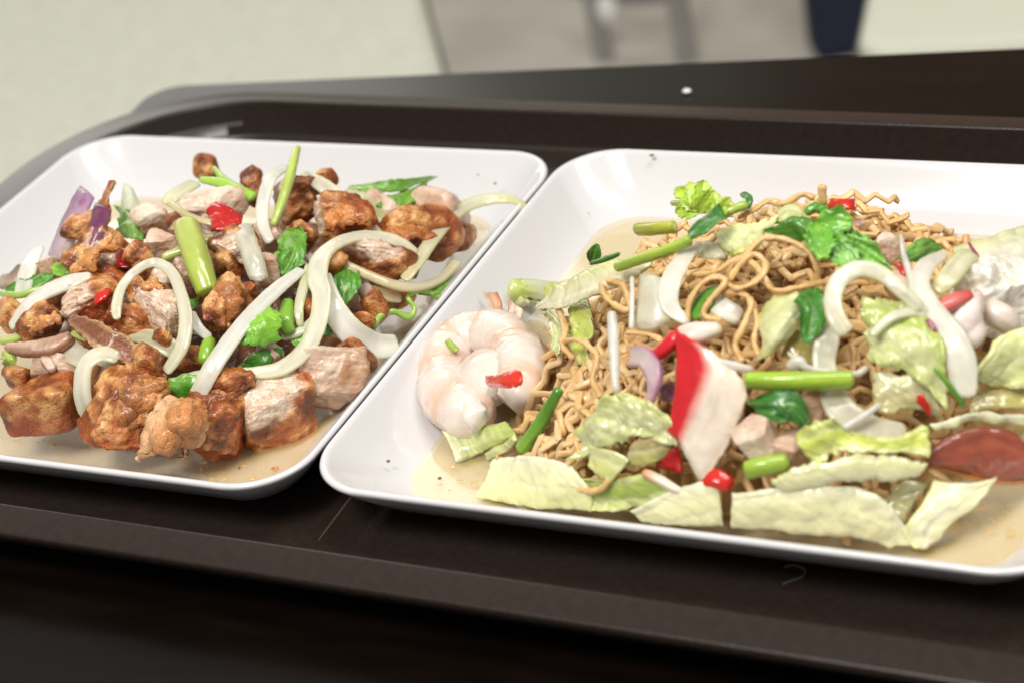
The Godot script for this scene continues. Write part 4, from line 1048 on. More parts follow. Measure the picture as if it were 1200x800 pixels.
	lf("cabbage_leaf", "cabbage", [[301.6, 48.4, -52.2, 305.8, 47.7, -52, 309.8, 48.1, -55.7], [300.2, 45.2, -45.8, 305.6, 44, -44.8, 310.9, 42.9, -47.3]], [c3(0.48, 0.42, 0.1), c3(0.4, 0.32, 0.09)], "olive shadowed cabbage piece under the folded middle one", "cabbage", "cabbage leaves in the noodle salad")
	lv("celery_leaf", [303.4, 56.3, -55.9, 307.3, 55, -50.9, 307.6, 50.2, -43.8], 7.89, Vector3(0.44, 0.55, 0.71), [c3(0.08, 0.28, 0.03), c3(0.06, 0.23, 0.025), c3(0.07, 0.27, 0.03)], "dark green creased leaf in the middle of the salad", "celery leaf", "celery leaves on the noodle salad", {"lobes": 2, "teeth": 0.15, "fold": 0.5})
	sw("green_stalk", "stem", [296.6, 46.9, -31.7, 304.8, 47.1, -32.3, 313.1, 46.5, -34.6, 319.9, 45.3, -38.1], [3.68, 4.26, 4.26, 4.26], [4.6, 5, 5, 5], "smooth bright green stalk lying level across the middle", "spring onion", "green stalks in the noodle salad", {"cols": [c3(0.34, 0.54, 0.045), c3(0.4, 0.6, 0.05), c3(0.42, 0.6, 0.06)]})
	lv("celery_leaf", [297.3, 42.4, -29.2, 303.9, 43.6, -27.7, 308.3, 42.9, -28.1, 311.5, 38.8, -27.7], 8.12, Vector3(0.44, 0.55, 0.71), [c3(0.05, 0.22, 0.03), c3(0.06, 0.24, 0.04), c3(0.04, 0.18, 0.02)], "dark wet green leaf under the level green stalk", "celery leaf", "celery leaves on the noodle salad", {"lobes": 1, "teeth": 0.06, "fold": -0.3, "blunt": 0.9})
	ck("sausage_cube", "meat", [294.7, 34.3, -25.5, 303.8, 36.6, -26.2], 8.19, 9, "pinkish beige sausage cube right of the crab stick", "sausage", "", {"e": 7, "amp": 0.35, "cut": Vector3(-0.6, 0.7, 0.4), "thr": -0.9, "n": 22})
	ck("sausage_cube", "meat", [303.2, 32.7, -27.7, 311.3, 31.6, -28.8], 10.14, 9, "greyish tan meat piece behind the sausage cube", "sausage", "", {"e": 6, "amp": 0.6, "thr": 0.8})
	ck("sausage_cube", "meat", [307.9, 39.4, -35.9, 313.4, 38.1, -35.9], 8.59, 8, "brownish meat piece under the right end of the green stalk", "sausage", "", {"e": 5, "amp": 0.6, "thr": 1.2})
	sw("green_stalk", "stem", [299, 31, -18.7, 303.2, 32.1, -19.7, 308.2, 32, -22.3], [4.25, 4.25, 4.25], [5, 5, 5], "short cut green stalk in front of the sausage cube", "spring onion", "green stalks in the noodle salad", {"hollow": 0.5, "cols": [c3(0.34, 0.54, 0.05), c3(0.44, 0.62, 0.08)]})
	lf("red_chilli", "chilli", [[333.6, 40.2, -41.4, 335.2, 40.5, -41.5, 336.7, 37.9, -40.1], [333.7, 38.7, -40.5, 335.2, 37.5, -39.7, 337.1, 35.3, -39.5]], [c3(0.62, 0.02, 0.008), c3(0.58, 0.016, 0.008)], "red chilli flake on the stained cabbage flap", "chilli", "red chilli pieces on the noodle salad", {"t": 1.2})
	sw("green_stalk", "stem_dark", [336.4, 44.4, -47, 339.6, 41, -45.6, 342.7, 35.2, -45.8], [1.16, 1.35, 1.35], [1.6, 1.6, 1.6], "thin dark green stem over the right onion band", "spring onion", "green stalks in the noodle salad")
	lf("red_chilli", "chilli", [[218.6, 29.4, -48.4, 225.4, 33.8, -43.6, 230.3, 36.4, -41.8, 233.8, 37.1, -40.6], [219.4, 29.2, -46.1, 226.6, 33.5, -41, 231.6, 36, -38.8, 235.2, 36.8, -38], [221.2, 28.9, -44.4, 227.1, 32.3, -39.8, 232, 34.3, -37.2, 234.7, 35.5, -37]], [c3(0.66, 0.02, 0.01), c3(0.78, 0.04, 0.015), c3(0.66, 0.02, 0.01)], "flat red chilli piece lying on the shrimp", "chilli", "red chilli pieces on the noodle salad", {"t": 1.2, "ruffle": 0.3, "jag": 0.6})
	sw("green_stalk", "stem", [194.5, 23, -71.8, 196.9, 23, -69.6, 199.5, 23, -67.4], [1.83, 2.06, 1.83], [1.6, 1.6, 1.6], "tiny green stalk bit on the shrimp shell side", "spring onion", "green stalks in the noodle salad")
	sw("noodle", "noodle", [282.6, 54, -61.8, 284.1, 58.2, -62.2, 287, 60.5, -63.5, 290, 62.5, -68.5, 294.5, 62.4, -69.2, 301, 60.6, -68.1, 303.9, 56.8, -65.8, 303.5, 52.7, -65.5], [1.55, 1.67, 1.42, 1.63], [1.3, 1.1, 1.4, 1.2], "noodle loop arching below the dark rolled leaf", "noodle", "instant noodle strands", {"ds": 0.5, "roll": [0, 50, -30, 60, 0], "wob": 0.5})
	sw("noodle", "noodle", [273.2, 54.6, -63, 280.2, 56.9, -61.6, 285.4, 59.6, -64, 289.9, 59.2, -62.1, 293.2, 57.3, -59.3, 295.4, 54.9, -58.1, 299.5, 54.1, -60.6, 305.3, 53.5, -65.6], [1.54, 1.67, 1.42, 1.63], [1.3, 1.1, 1.4, 1.2], "noodle strand running across the middle of the back tangle", "noodle", "instant noodle strands", {"ds": 0.5, "roll": [0, 50, -30, 60, 0], "wob": 0.5})
	sw("noodle", "noodle", [283.8, 56.5, -59.5, 287.1, 56.4, -55.3, 291.7, 57.7, -56.8, 292.9, 59, -61.9, 289.5, 60.7, -64.3, 287, 59.8, -60.6, 285.5, 57.8, -56.7], [1.54, 1.66, 1.42, 1.62], [1.3, 1.1, 1.4, 1.2], "round noodle loop beside the pale cabbage", "noodle", "instant noodle strands", {"ds": 0.5, "roll": [0, 50, -30, 60, 0], "wob": 0.5})
	sw("noodle", "noodle", [275.9, 50, -49.9, 276.4, 54.1, -53, 279, 57.3, -56, 282.9, 57.9, -57.4, 284.1, 56.7, -56.7, 281.4, 54.3, -52.5, 280.4, 51.4, -50.1, 284.6, 50.6, -50.1], [1.54, 1.66, 1.42, 1.62], [1.3, 1.1, 1.4, 1.2], "noodle loop around the small green scrap", "noodle", "instant noodle strands", {"ds": 0.5, "roll": [0, 50, -30, 60, 0], "wob": 0.5})
	sw("noodle", "noodle", [282.4, 53.9, -57.3, 288.9, 55.2, -54.8, 292.1, 55, -51.6, 291.8, 52.2, -46.6, 290.5, 48.7, -42.7, 292.6, 45.6, -40.4], [1.52, 1.64, 1.4, 1.6], [1.3, 1.1, 1.4, 1.2], "noodle strand bending down beside the white onion chunk", "noodle", "instant noodle strands", {"ds": 0.5, "roll": [0, 50, -30, 60, 0], "wob": 0.5})
	sw("noodle", "noodle", [290.9, 54.1, -54.8, 294.2, 52.1, -49.1, 294.3, 48.6, -45.2, 296.3, 45.5, -43], [1.52, 1.64, 1.4, 1.6], [1.3, 1.1, 1.4, 1.2], "noodle strand beside the folded yellow cabbage", "noodle", "instant noodle strands", {"ds": 0.5, "roll": [0, 50, -30, 60, 0], "wob": 0.5})
	sw("noodle", "noodle", [244.1, 45.6, -71.2, 250.2, 49.3, -59.6, 256.1, 50.3, -53.4, 260, 50.1, -52.7, 254.3, 50.4, -62.4, 247.6, 48.3, -67.9], [1.61, 1.73, 1.48, 1.69], [1.3, 1.1, 1.4, 1.2], "noodle curl left of the enoki stem", "noodle", "instant noodle strands", {"ds": 0.5, "roll": [0, 50, -30, 60, 0], "wob": 0.5})
	sw("noodle", "noodle", [228.9, 34.5, -74, 237.3, 37.9, -60, 239.3, 36.9, -53.8, 243.9, 36.4, -49.3], [1.64, 1.77, 1.51, 1.73], [1.3, 1.1, 1.4, 1.2], "noodle strand hanging behind the cream rib", "noodle", "instant noodle strands", {"ds": 0.5, "roll": [0, 50, -30, 60, 0], "wob": 0.5})
	sw("noodle", "noodle", [238.9, 37.1, -54.7, 243.5, 40.2, -52, 249.9, 42, -47.3, 254, 41.5, -42.9, 254.2, 38.4, -38.2, 257.8, 36.4, -34.3], [1.59, 1.71, 1.46, 1.67], [1.3, 1.1, 1.4, 1.2], "noodle strand dropping left of the sprout stick", "noodle", "instant noodle strands", {"ds": 0.5, "roll": [0, 50, -30, 60, 0], "wob": 0.5})
	sw("noodle", "noodle", [251.4, 23.7, -24.4, 249.6, 20.8, -22.9, 254.3, 20, -19.5, 260.7, 21.4, -17.1, 263.8, 24.5, -18.5, 260.3, 26.9, -21.5], [1.55, 1.67, 1.43, 1.63], [1.3, 1.1, 1.4, 1.2], "noodle ring on the front cabbage", "noodle", "instant noodle strands", {"ds": 0.5, "roll": [0, 50, -30, 60, 0], "wob": 0.5})
	sw("noodle", "noodle", [261.8, 47.9, -45.5, 268.5, 49.4, -43.3, 272, 48.5, -42.2, 269.5, 46, -42, 264, 46.1, -44.8], [1.55, 1.67, 1.43, 1.63], [1.3, 1.1, 1.4, 1.2], "noodle fold above the shallot slice", "noodle", "instant noodle strands", {"ds": 0.5, "roll": [0, 50, -30, 60, 0], "wob": 0.5})
	sw("noodle", "noodle", [295.5, 53.4, -56.6, 300, 53.8, -55.9, 303.9, 53.3, -59.8, 305.5, 52.2, -64.6], [1.53, 1.65, 1.41, 1.61], [1.3, 1.1, 1.4, 1.2], "noodle strand under the large celery leaf", "noodle", "instant noodle strands", {"ds": 0.5, "roll": [0, 50, -30, 60, 0], "wob": 0.5})
	sw("noodle", "noodle", [278.2, 59, -83.9, 282.7, 61.3, -84.6, 285.5, 62.4, -86.7, 289.3, 61.5, -88, 292.8, 62.3, -91.1, 295.8, 61.1, -91.8], [1.6, 1.73, 1.47, 1.68], [1.3, 1.1, 1.4, 1.2], "noodle strand along the very top of the heap", "noodle", "instant noodle strands", {"ds": 0.5, "roll": [0, 50, -30, 60, 0], "wob": 0.5})
	sw("noodle", "noodle", [278.4, 54.8, -72.2, 278, 54.9, -67.1, 273.5, 53.4, -66.7, 270.1, 50.7, -65.8], [1.58, 1.71, 1.46, 1.67], [1.3, 1.1, 1.4, 1.2], "noodle strand leaving the back tangle to the left", "noodle", "instant noodle strands", {"ds": 0.5, "roll": [0, 50, -30, 60, 0], "wob": 0.5})

func left_dish():
	ck("fried_meat", "half", [81.4, 23.1, -21.6, 102.5, 24.2, -26.3], 13.1, 14, "brown square fried meat piece at the front left with dark char", "fried meat", "crispy fried meat pieces on the left dish", {"e": 8, "amp": 0.6, "cuts": 1, "cut": Vector3(0.1, 1, -0.3), "thr": 1.4, "light": -0.08, "seed": 311})
	ck("fried_meat", "fried", [124.7, 28.7, -32.7, 117.4, 15.7, -16.2], 18.34, 17, "large dark crumbly fried meat piece at the front edge", "fried meat", "crispy fried meat pieces on the left dish", {"amp": 1.5, "e": 4, "n": 44, "light": -0.1, "seed": 321, "cuts": 4})
	lf("crust", "fried", [[118.3, 33, -25.1, 117.4, 27.7, -19.7, 114.3, 20.6, -16.6], [125.6, 34.8, -26, 125.7, 29.6, -19.9, 123.2, 22.7, -16], [133.2, 31.9, -29, 133.2, 27.5, -24.2, 130, 22.5, -20.6]], [c3(0.62, 0.3, 0.1), c3(0.4, 0.15, 0.04), c3(0.58, 0.26, 0.08)], "-", "", "", {"t": 1.8, "ruffle": 1.5, "rfreq": 0.14, "jag": 2.4, "vein": 0.3})
	ck("fried_meat", "fried", [133.7, 20.3, -30.1, 148.4, 14, -34.4], 16.95, 18, "dark wet fried meat piece behind the golden skin ridge", "fried meat", "crispy fried meat pieces on the left dish", {"amp": 1.5, "e": 3.5, "n": 44, "light": -0.16, "seed": 332, "cuts": 4})
	lf("fried_skin", "fried", [[134, 28.6, -23.4, 130.6, 23, -18.3, 125.2, 13.5, -15.1], [139.6, 31.2, -25.4, 143.1, 29.5, -14.9, 136.2, 20.5, -11.1], [142.8, 27.2, -27, 147.8, 26.5, -16.9, 140.5, 18.5, -17.8], [142.5, 24, -27.6, 145.1, 21.5, -20.5, 136.9, 14.5, -18.9]], [c3(0.88, 0.62, 0.36), c3(0.66, 0.3, 0.1), c3(0.5, 0.2, 0.06), c3(0.88, 0.58, 0.3)], "curled golden fried skin ridge at the front edge of the plate", "fried meat", "crispy fried meat pieces on the left dish", {"t": 2, "ruffle": 1.5, "rfreq": 0.13, "jag": 2, "vein": 0.3})
	ck("fried_meat", "half", [147.2, 17, -37.1, 162.2, 13.4, -49.8], 16.13, 19, "fried meat piece with pale cut face and orange crust, front right", "fried meat", "crispy fried meat pieces on the left dish", {"amp": 1, "e": 6, "n": 44, "cuts": 2, "up": Vector3(-0.1, 0.8, 0.55), "cut": Vector3(-0.1, 0.8, 0.55), "thr": 0.42, "light": 0.02, "seed": 354})
	ck("fried_skin", "fried", [142.7, 27.4, -33.3, 152.9, 26.5, -40.3], 6.36, 7, "rough brown crust strip behind the cut meat piece", "fried meat", "crispy fried meat pieces on the left dish", {"amp": 1.4, "n": 28, "seed": 365})
	ck("fried_skin", "fried", [122.9, 38, -32.4, 128.9, 31.7, -32.9], 7.76, 8, "brown skin lump between the onion loop and arc", "fried meat", "crispy fried meat pieces on the left dish", {"amp": 1.3, "n": 28, "seed": 376})
	sw("fried_skin_strip", "skin", [97.9, 42, -38.9, 106.3, 41.5, -35.7, 113.4, 39.8, -33.2, 118.2, 37.1, -33.1, 121.6, 34.2, -32.5], [3.23, 5.99, 6.92, 6.92, 4.61], [2.4, 3, 3.4, 3.4, 3], "dark curled fried skin strip pointing up left", "fried meat", "crispy fried meat pieces on the left dish", {"cols": [c3(0.18, 0.06, 0.025), c3(0.26, 0.09, 0.035), c3(0.22, 0.07, 0.02)], "roll": [20, -10, 10]})
	ck("fried_meat", "half", [116.2, 31.3, -29.9, 129.4, 27.5, -32.6], 10.55, 12, "brown crusted meat below the dark skin strip", "fried meat", "crispy fried meat pieces on the left dish", {"amp": 1.5, "n": 34, "cut": Vector3(-0.9, 0.3, 0.2), "thr": 0.8, "seed": 387})
	ck("meat_piece", "meat", [157.1, 22.6, -54.5, 171.4, 16.5, -62.6], 15.33, 17, "pinkish sliced meat piece at the right near the plate wall", "meat", "pale meat slices on the left dish", {"amp": 1.3, "e": 3.5, "n": 44, "cut": Vector3(-0.45, 0.7, 0.5), "thr": 0.25, "seed": 398, "cuts": 4, "up": Vector3(-0.1, 0.8, 0.5)})
	ck("fried_skin", "fried", [164.2, 22.7, -65.3, 172, 14.5, -64.1], 7.01, 9, "brown crust on the right of the pinkish meat piece", "fried meat", "crispy fried meat pieces on the left dish", {"amp": 0.9, "n": 24, "light": 0.05, "seed": 401})
	ck("fried_meat", "fried", [137, 34.2, -47.7, 137.2, 40.7, -66], 10.25, 13, "upright reddish brown fried meat behind the long onion strip", "fried meat", "crispy fried meat pieces on the left dish", {"amp": 1.6, "n": 34, "seed": 412, "light": -0.05})
	lf("crust", "fried", [[133.9, 44.8, -56.1, 137.4, 46.4, -58.4, 140.1, 45.3, -61.5], [136.9, 41, -51.1, 141.1, 43.2, -52.5, 143.3, 42.5, -56.7], [139.3, 36.3, -46.8, 142.8, 37.5, -47.9, 143, 38.5, -51.7]], [c3(0.62, 0.28, 0.09), c3(0.42, 0.14, 0.035), c3(0.56, 0.24, 0.07)], "-", "", "", {"t": 1.8, "ruffle": 1.5, "rfreq": 0.14, "jag": 2.2, "vein": 0.3})
	ck("fried_meat", "half", [111, 42.2, -53.4, 127.2, 37.1, -46], 10.74, 14, "glossy meat piece with white fat behind the onion arc", "fried meat", "crispy fried meat pieces on the left dish", {"amp": 1.3, "n": 36, "cut": Vector3(0.4, 0.6, 0.7), "thr": 0.35, "seed": 423})
	lf("crust", "fried", [[114.8, 47.5, -52, 117.6, 48.5, -54.2, 121.5, 47, -54.5], [115.1, 45.6, -48, 119.6, 47.1, -48.7, 123.1, 45.7, -49.7]], [c3(0.8, 0.42, 0.15), c3(0.56, 0.22, 0.06)], "-", "", "", {"t": 1.6, "ruffle": 1.4, "rfreq": 0.16, "jag": 2, "vein": 0.3})
	ck("fried_meat", "half", [82.7, 42.9, -61.4, 93.5, 48.2, -72.9], 13.62, 14, "orange brown fried meat piece under the shallot slices", "fried meat", "crispy fried meat pieces on the left dish", {"amp": 1.8, "n": 38, "light": 0.12, "cut": Vector3(0.5, 0.6, 0.6), "thr": 0.72, "seed": 434})
	lf("crust", "fried", [[87.1, 47.3, -57.4, 88.7, 49.9, -61.6, 94.7, 52, -63.4, 98.1, 55.1, -65.1], [87.7, 44.6, -53.5, 96, 48.4, -53.7, 99.2, 50.2, -59.4, 100.6, 49.8, -64]], [c3(0.84, 0.46, 0.16), c3(0.52, 0.2, 0.05)], "-", "", "", {"t": 1.8, "ruffle": 1.5, "rfreq": 0.14, "jag": 2.4, "vein": 0.3})
	ck("fried_meat", "half", [89, 39.5, -48.2, 104.5, 41.8, -53.3], 12.83, 13, "dark brown fried meat piece above the dark skin strip", "fried meat", "crispy fried meat pieces on the left dish", {"amp": 1.6, "n": 36, "light": -0.16, "cut": Vector3(-0.3, 0.6, 0.7), "thr": 0.72, "seed": 445})
	ck("fried_meat", "fried", [102.8, 39.2, -45.1, 117.5, 36.8, -42.1], 7.94, 10, "crumbly brown meat piece under the tip of the onion arc", "fried meat", "crispy fried meat pieces on the left dish", {"amp": 1.5, "n": 30, "seed": 456})
	ck("fried_skin", "fried", [74.6, 48.8, -70.7, 86.2, 52.9, -80.6], 7.38, 6, "curved orange fried skin between the two purple shallot slices", "fried meat", "crispy fried meat pieces on the left dish", {"amp": 1, "n": 30, "light": 0.22, "bend": 0.6, "seed": 467})
	sw("fried_skin_strip", "skin", [83.9, 52.8, -79.5, 83.2, 55.2, -85.4, 83.2, 57.3, -88.8], [3.46, 1.98, 2.97], [2.4, 2, 2.2], "small fried skin spike rising above the shallot", "fried meat", "crispy fried meat pieces on the left dish")
	ck("fried_meat", "fried", [99.1, 46.2, -66.3, 108.2, 44.3, -64.8], 8.16, 9, "small reddish fried piece beside the dark red chilli skin", "fried meat", "crispy fried meat pieces on the left dish", {"amp": 1.2, "n": 26, "light": 0.03, "seed": 478})
	ck("fried_meat", "fried", [77, 34.6, -40.7, 90.3, 38.6, -44.3], 8.1, 9, "dark reddish fried piece at the left under the white onion", "fried meat", "crispy fried meat pieces on the left dish", {"amp": 1.3, "n": 30, "light": -0.06, "seed": 489})
	lf("crust", "fried", [[82.2, 39.6, -36.2, 87.3, 43.2, -38.3, 92.3, 43, -41.9], [83.8, 37.1, -34.3, 91.1, 40.2, -34.8, 94.1, 39.3, -39.3]], [c3(0.74, 0.36, 0.12), c3(0.44, 0.15, 0.04)], "-", "", "", {"t": 1.6, "ruffle": 1.4, "rfreq": 0.14, "jag": 2.2, "vein": 0.3})
	sw("meat_strip", "pork", [78.3, 35.2, -32, 85.7, 36.1, -31.2, 92.9, 36.5, -32.9, 98.7, 38.2, -36.3], [2.35, 4.22, 5.16, 3.28], [3, 4, 4, 3], "stringy torn meat strip at the left edge of the heap", "meat", "pale meat slices on the left dish")
	ck("meat_piece", "meat", [84.4, 30.3, -31.8, 100.1, 30.1, -32.7], 7.99, 9, "greyish meat slice behind the square front left piece", "meat", "pale meat slices on the left dish", {"amp": 0.8, "n": 26, "seed": 491})
	sw("meat_strip", "pork", [90.9, 34.1, -31.2, 93.7, 32.5, -29.8, 95.1, 31.1, -28.7], [2.8, 3.27, 2.34], [3, 3, 3], "pale meat fibre standing in front of the greyish slice", "meat", "pale meat slices on the left dish", {"cols": [c3(0.6, 0.44, 0.34)]})
	ck("meat_piece", "meat", [87.2, 42.3, -87.5, 97.3, 43.2, -92.1], 8.5, 10, "grey tan meat piece beside the rolled green leaf", "meat", "pale meat slices on the left dish", {"amp": 0.8, "n": 26, "seed": 502})
	ck("meat_piece", "meat", [100.9, 44.1, -75.9, 108.7, 43.8, -79.3], 6.34, 8, "white fatty meat cube left of the thick green stalk", "meat", "pale meat slices on the left dish", {"amp": 0.7, "e": 5, "n": 24, "thr": -1.5, "seed": 513})
	ck("fried_meat", "fried", [79.5, 37.3, -131, 84.5, 37.6, -136.5], 5.85, 9, "round brown fried lump at the far edge of the heap", "fried meat", "crispy fried meat pieces on the left dish", {"amp": 0.6, "e": 2.4, "n": 24, "light": -0.05, "seed": 524})
	ck("meat_piece", "meat", [100.2, 45.1, -95.1, 116.1, 43.6, -104.5], 6.99, 8, "pinkish meat slice at the back with red chilli on it", "meat", "pale meat slices on the left dish", {"amp": 0.7, "n": 30, "thr": 0.1, "cut": Vector3(0, 0.8, 0.6), "seed": 535})
	ck("meat_piece", "meat", [104.8, 44.2, -81, 110.1, 45.1, -87.9], 7.35, 7, "brown rimmed mushroom slice behind the thick green stalk", "mushroom", "", {"amp": 0.5, "n": 24, "thr": 1.2, "seed": 546})
	ck("fried_meat", "half", [123.1, 42.6, -75.2, 131, 43, -85.1], 9.63, 10, "brown fried meat piece between green stalk and white onion slab", "fried meat", "crispy fried meat pieces on the left dish", {"amp": 1.3, "n": 30, "light": -0.1, "cut": Vector3(0.3, 0.5, 0.8), "thr": 0.72, "seed": 557})
	ck("fried_meat", "half", [123.2, 39.3, -110.8, 130.4, 38.4, -120.6], 9.59, 12, "brown fried meat lump behind the green stem at the back", "fried meat", "crispy fried meat pieces on the left dish", {"amp": 1.5, "n": 34, "cut": Vector3(-0.6, 0.4, 0.7), "thr": 0.72, "seed": 568, "light": -0.06})
	ck("fried_meat", "half", [134.4, 40.3, -110.2, 153.2, 34.2, -108.7], 10.9, 13, "orange crusted meat piece with pale rim at the back middle", "fried meat", "crispy fried meat pieces on the left dish", {"amp": 1.3, "n": 36, "cut": Vector3(-0.9, 0.2, 0.3), "thr": 0.6, "light": 0.1, "seed": 579})
	lf("crust", "fried", [[145.4, 41.9, -97.3, 145.6, 43.7, -105, 148.2, 41.8, -109.9], [149.1, 38.8, -95.3, 152.1, 39.9, -99.7, 155, 36.8, -104.4]], [c3(0.72, 0.32, 0.09), c3(0.5, 0.17, 0.04)], "-", "", "", {"t": 1.8, "ruffle": 1.4, "rfreq": 0.14, "jag": 2, "vein": 0.3})
	ck("fried_meat", "fried", [154.4, 30.5, -113.4, 167.4, 20.8, -129.8], 12.54, 14, "reddish brown crusted meat piece at the back right", "fried meat", "crispy fried meat pieces on the left dish", {"amp": 1.2, "n": 38, "light": -0.02, "seed": 580})
	lf("crust", "fried", [[157.4, 34.5, -111.7, 161.5, 33.1, -118.6, 165.9, 28.7, -125.9], [160.9, 31.5, -103.5, 167.1, 30.2, -109.4, 171.1, 24.2, -120.2]], [c3(0.7, 0.3, 0.08), c3(0.44, 0.14, 0.035)], "-", "", "", {"t": 1.8, "ruffle": 1.4, "rfreq": 0.14, "jag": 2.2, "vein": 0.3})
	ck("fried_meat", "half", [151.7, 33.9, -93.4, 167.8, 25.1, -104.6], 8.27, 12, "dark brown meat piece inside the onion ring", "fried meat", "crispy fried meat pieces on the left dish", {"amp": 1.3, "n": 34, "light": -0.12, "cut": Vector3(0.2, 0.9, 0.4), "thr": 0.72, "seed": 591})
	ck("meat_piece", "meat", [158, 26.2, -133.7, 162.2, 17.5, -148.7], 11.85, 10, "pinkish triangular meat slice leaning at the back right", "meat", "pale meat slices on the left dish", {"amp": 0.6, "e": 4, "n": 30, "cuts": 3, "taper": 0.5, "thr": 0, "cut": Vector3(-0.3, 0.7, 0.7), "seed": 602})
	ck("fried_skin", "fried", [166.1, 17.4, -131, 164.6, 14.5, -144.7], 5.14, 7, "small dark fried scrap beside the triangular meat slice", "fried meat", "crispy fried meat pieces on the left dish", {"amp": 0.8, "n": 22, "light": -0.1, "seed": 613})
	ck("fried_skin", "fried", [125.1, 37.3, -129.5, 128, 35.9, -135.7], 3.1, 5, "tiny orange fried scrap behind the white onion strip", "fried meat", "crispy fried meat pieces on the left dish", {"amp": 0.6, "n": 18, "light": 0.15, "seed": 624})
	ck("fried_skin", "fried", [114.5, 43.7, -108.4, 118, 43, -113.1], 6.04, 7, "brown fried scrap beside the onion ring at the back", "fried meat", "crispy fried meat pieces on the left dish", {"amp": 0.9, "n": 22, "seed": 635})
	ck("fried_skin", "fried", [162.4, 25.5, -86.2, 168, 20.6, -84.9], 6.23, 7, "brown meat scrap in the broth beside the wide onion band", "meat", "crispy fried meat pieces on the left dish", {"amp": 0.8, "n": 22, "light": 0.05, "seed": 646})
	sw("mushroom_slice", "mushroom", [158.2, 30.5, -89.6, 162.3, 27.6, -86.4, 167.2, 23, -84.5], [3.83, 4.79, 3.36], [2, 2.4, 2], "brown mushroom slice in the broth under the thin onion strip", "mushroom", "")
	sw("mushroom_slice", "mushroom", [53.8, 36.8, -62.3, 60.3, 38.5, -61.3, 61.1, 40.2, -66.2], [4.98, 5.47, 3.98], [2.4, 3, 2.4], "pale mushroom slice with dark edge at the left edge of the picture", "mushroom", "")
	ck("mushroom_slice", "meat", [66, 38.7, -66.4, 73.3, 40.4, -67.4], 4.95, 6, "dark mushroom scrap left of the shallot slices", "mushroom", "", {"amp": 0.6, "n": 20, "thr": 1.5, "seed": 657})
	lf("shallot_slice", "onion", [[67.5, 52.8, -92.6, 66.4, 48.3, -83.8, 66.2, 43.8, -76.5, 65.7, 40.4, -72.4], [73.8, 54, -87.8, 73.9, 50.5, -78.7, 73.4, 45.9, -71.8, 71.2, 41.4, -69.2], [77.4, 53.1, -85.7, 77.9, 49.5, -76.8, 76.9, 45, -71.7, 74.1, 40.7, -69.9]], [c3(0.5, 0.3, 0.42), c3(0.62, 0.46, 0.52), c3(0.76, 0.68, 0.66)], "outer shallot slice, purple at its tip and white below", "shallot", "shallot slices on the left dish", {"t": 1.6, "ruffle": 0.2, "jag": 0, "along": [c3(0.5, 0.22, 0.55), c3(0.8, 0.62, 0.8), c3(1, 1, 1), c3(1.05, 1.1, 1)]})
	lf("shallot_slice", "onion", [[82.3, 54.8, -79.8, 83.7, 51.2, -72.4, 81.7, 46.6, -67.4, 76.7, 43.2, -64.9], [87.1, 55.7, -77.7, 90.3, 52.8, -68.4, 88.4, 48.1, -62.8, 81.3, 44, -62.3], [90.5, 54.5, -76.1, 91.6, 50.8, -69, 88.8, 46.3, -64.8, 82.3, 43.1, -62.9]], [c3(0.16, 0.03, 0.11), c3(0.22, 0.05, 0.15), c3(0.3, 0.1, 0.2)], "inner dark purple shallot slice with glossy back", "shallot", "shallot slices on the left dish", {"t": 1.8, "ruffle": 0.2, "jag": 0, "along": [c3(1, 1, 1), c3(1, 1, 1), c3(1.2, 1.3, 1.2), c3(2, 2.6, 2)]})
	lf("onion_petal", "onion", [[75.9, 40.3, -96, 74.2, 43.2, -100.1, 72, 46, -106.6], [81.7, 41.4, -91.6, 80.1, 44.4, -97.4, 74.1, 46.1, -105.4], [83.4, 40.4, -91.5, 82.9, 42.5, -97, 75.2, 45.2, -105.1]], [c3(0.64, 0.68, 0.44), c3(0.74, 0.76, 0.58), c3(0.66, 0.7, 0.46)], "translucent pale onion petal standing at the back left", "onion", "onion strips on the left dish", {"t": 1.6, "ruffle": 0.2, "jag": 0})
	lf("celery_leaf", "leaf", [[70.1, 42, -100.8, 78.8, 43.3, -91.5, 84.5, 43, -81.9], [79, 45.4, -94, 87.9, 46.2, -85.7, 91.5, 44.7, -78.7], [80.1, 43.4, -96.1, 89.2, 44.3, -87.3, 95.6, 42.7, -80.6]], [c3(0.16, 0.4, 0.04), c3(0.3, 0.5, 0.12), c3(0.1, 0.32, 0.03)], "rolled green celery leaf in front of the pale onion petal", "celery leaf", "celery leaves on the left dish", {"t": 0.7, "ruffle": 0.9, "jag": 0.8})
	sw("green_stalk", "stem_pale", [115.2, 51.8, -76.1, 121.8, 49.1, -68.6, 126.3, 45.7, -63.3, 130.9, 40.9, -58.1], [7.09, 7.56, 7.56, 6.15], [6.5, 7, 7, 5.5], "thick pale green celery stalk standing in the middle", "celery", "green stalks on the left dish", {"cols": [c3(0.56, 0.64, 0.18), c3(0.48, 0.58, 0.12), c3(0.42, 0.54, 0.08)], "up": Vector3(0.3, 0.6, 0.75)})
	sw("green_stalk", "stem_pale", [109.9, 44.7, -68.7, 115.1, 45.5, -72.3, 120, 45.4, -78.3, 125.6, 44.6, -79.7], [2.4, 3.12, 3.36, 3.84], [3, 3.4, 3.4, 3.4], "thin green stem crossing behind the thick celery stalk", "celery", "green stalks on the left dish")
	sw("green_stalk", "stem", [125.6, 52, -123, 129.2, 50.2, -112.2, 131.1, 47.2, -103.4, 132.2, 43, -93], [2.23, 2.97, 2.97, 2.23], [2.4, 2.8, 2.8, 2.2], "slim light green stem standing upright at the back", "celery", "green stalks on the left dish", {"cols": [c3(0.56, 0.66, 0.18), c3(0.46, 0.58, 0.12), c3(0.52, 0.62, 0.16)]})
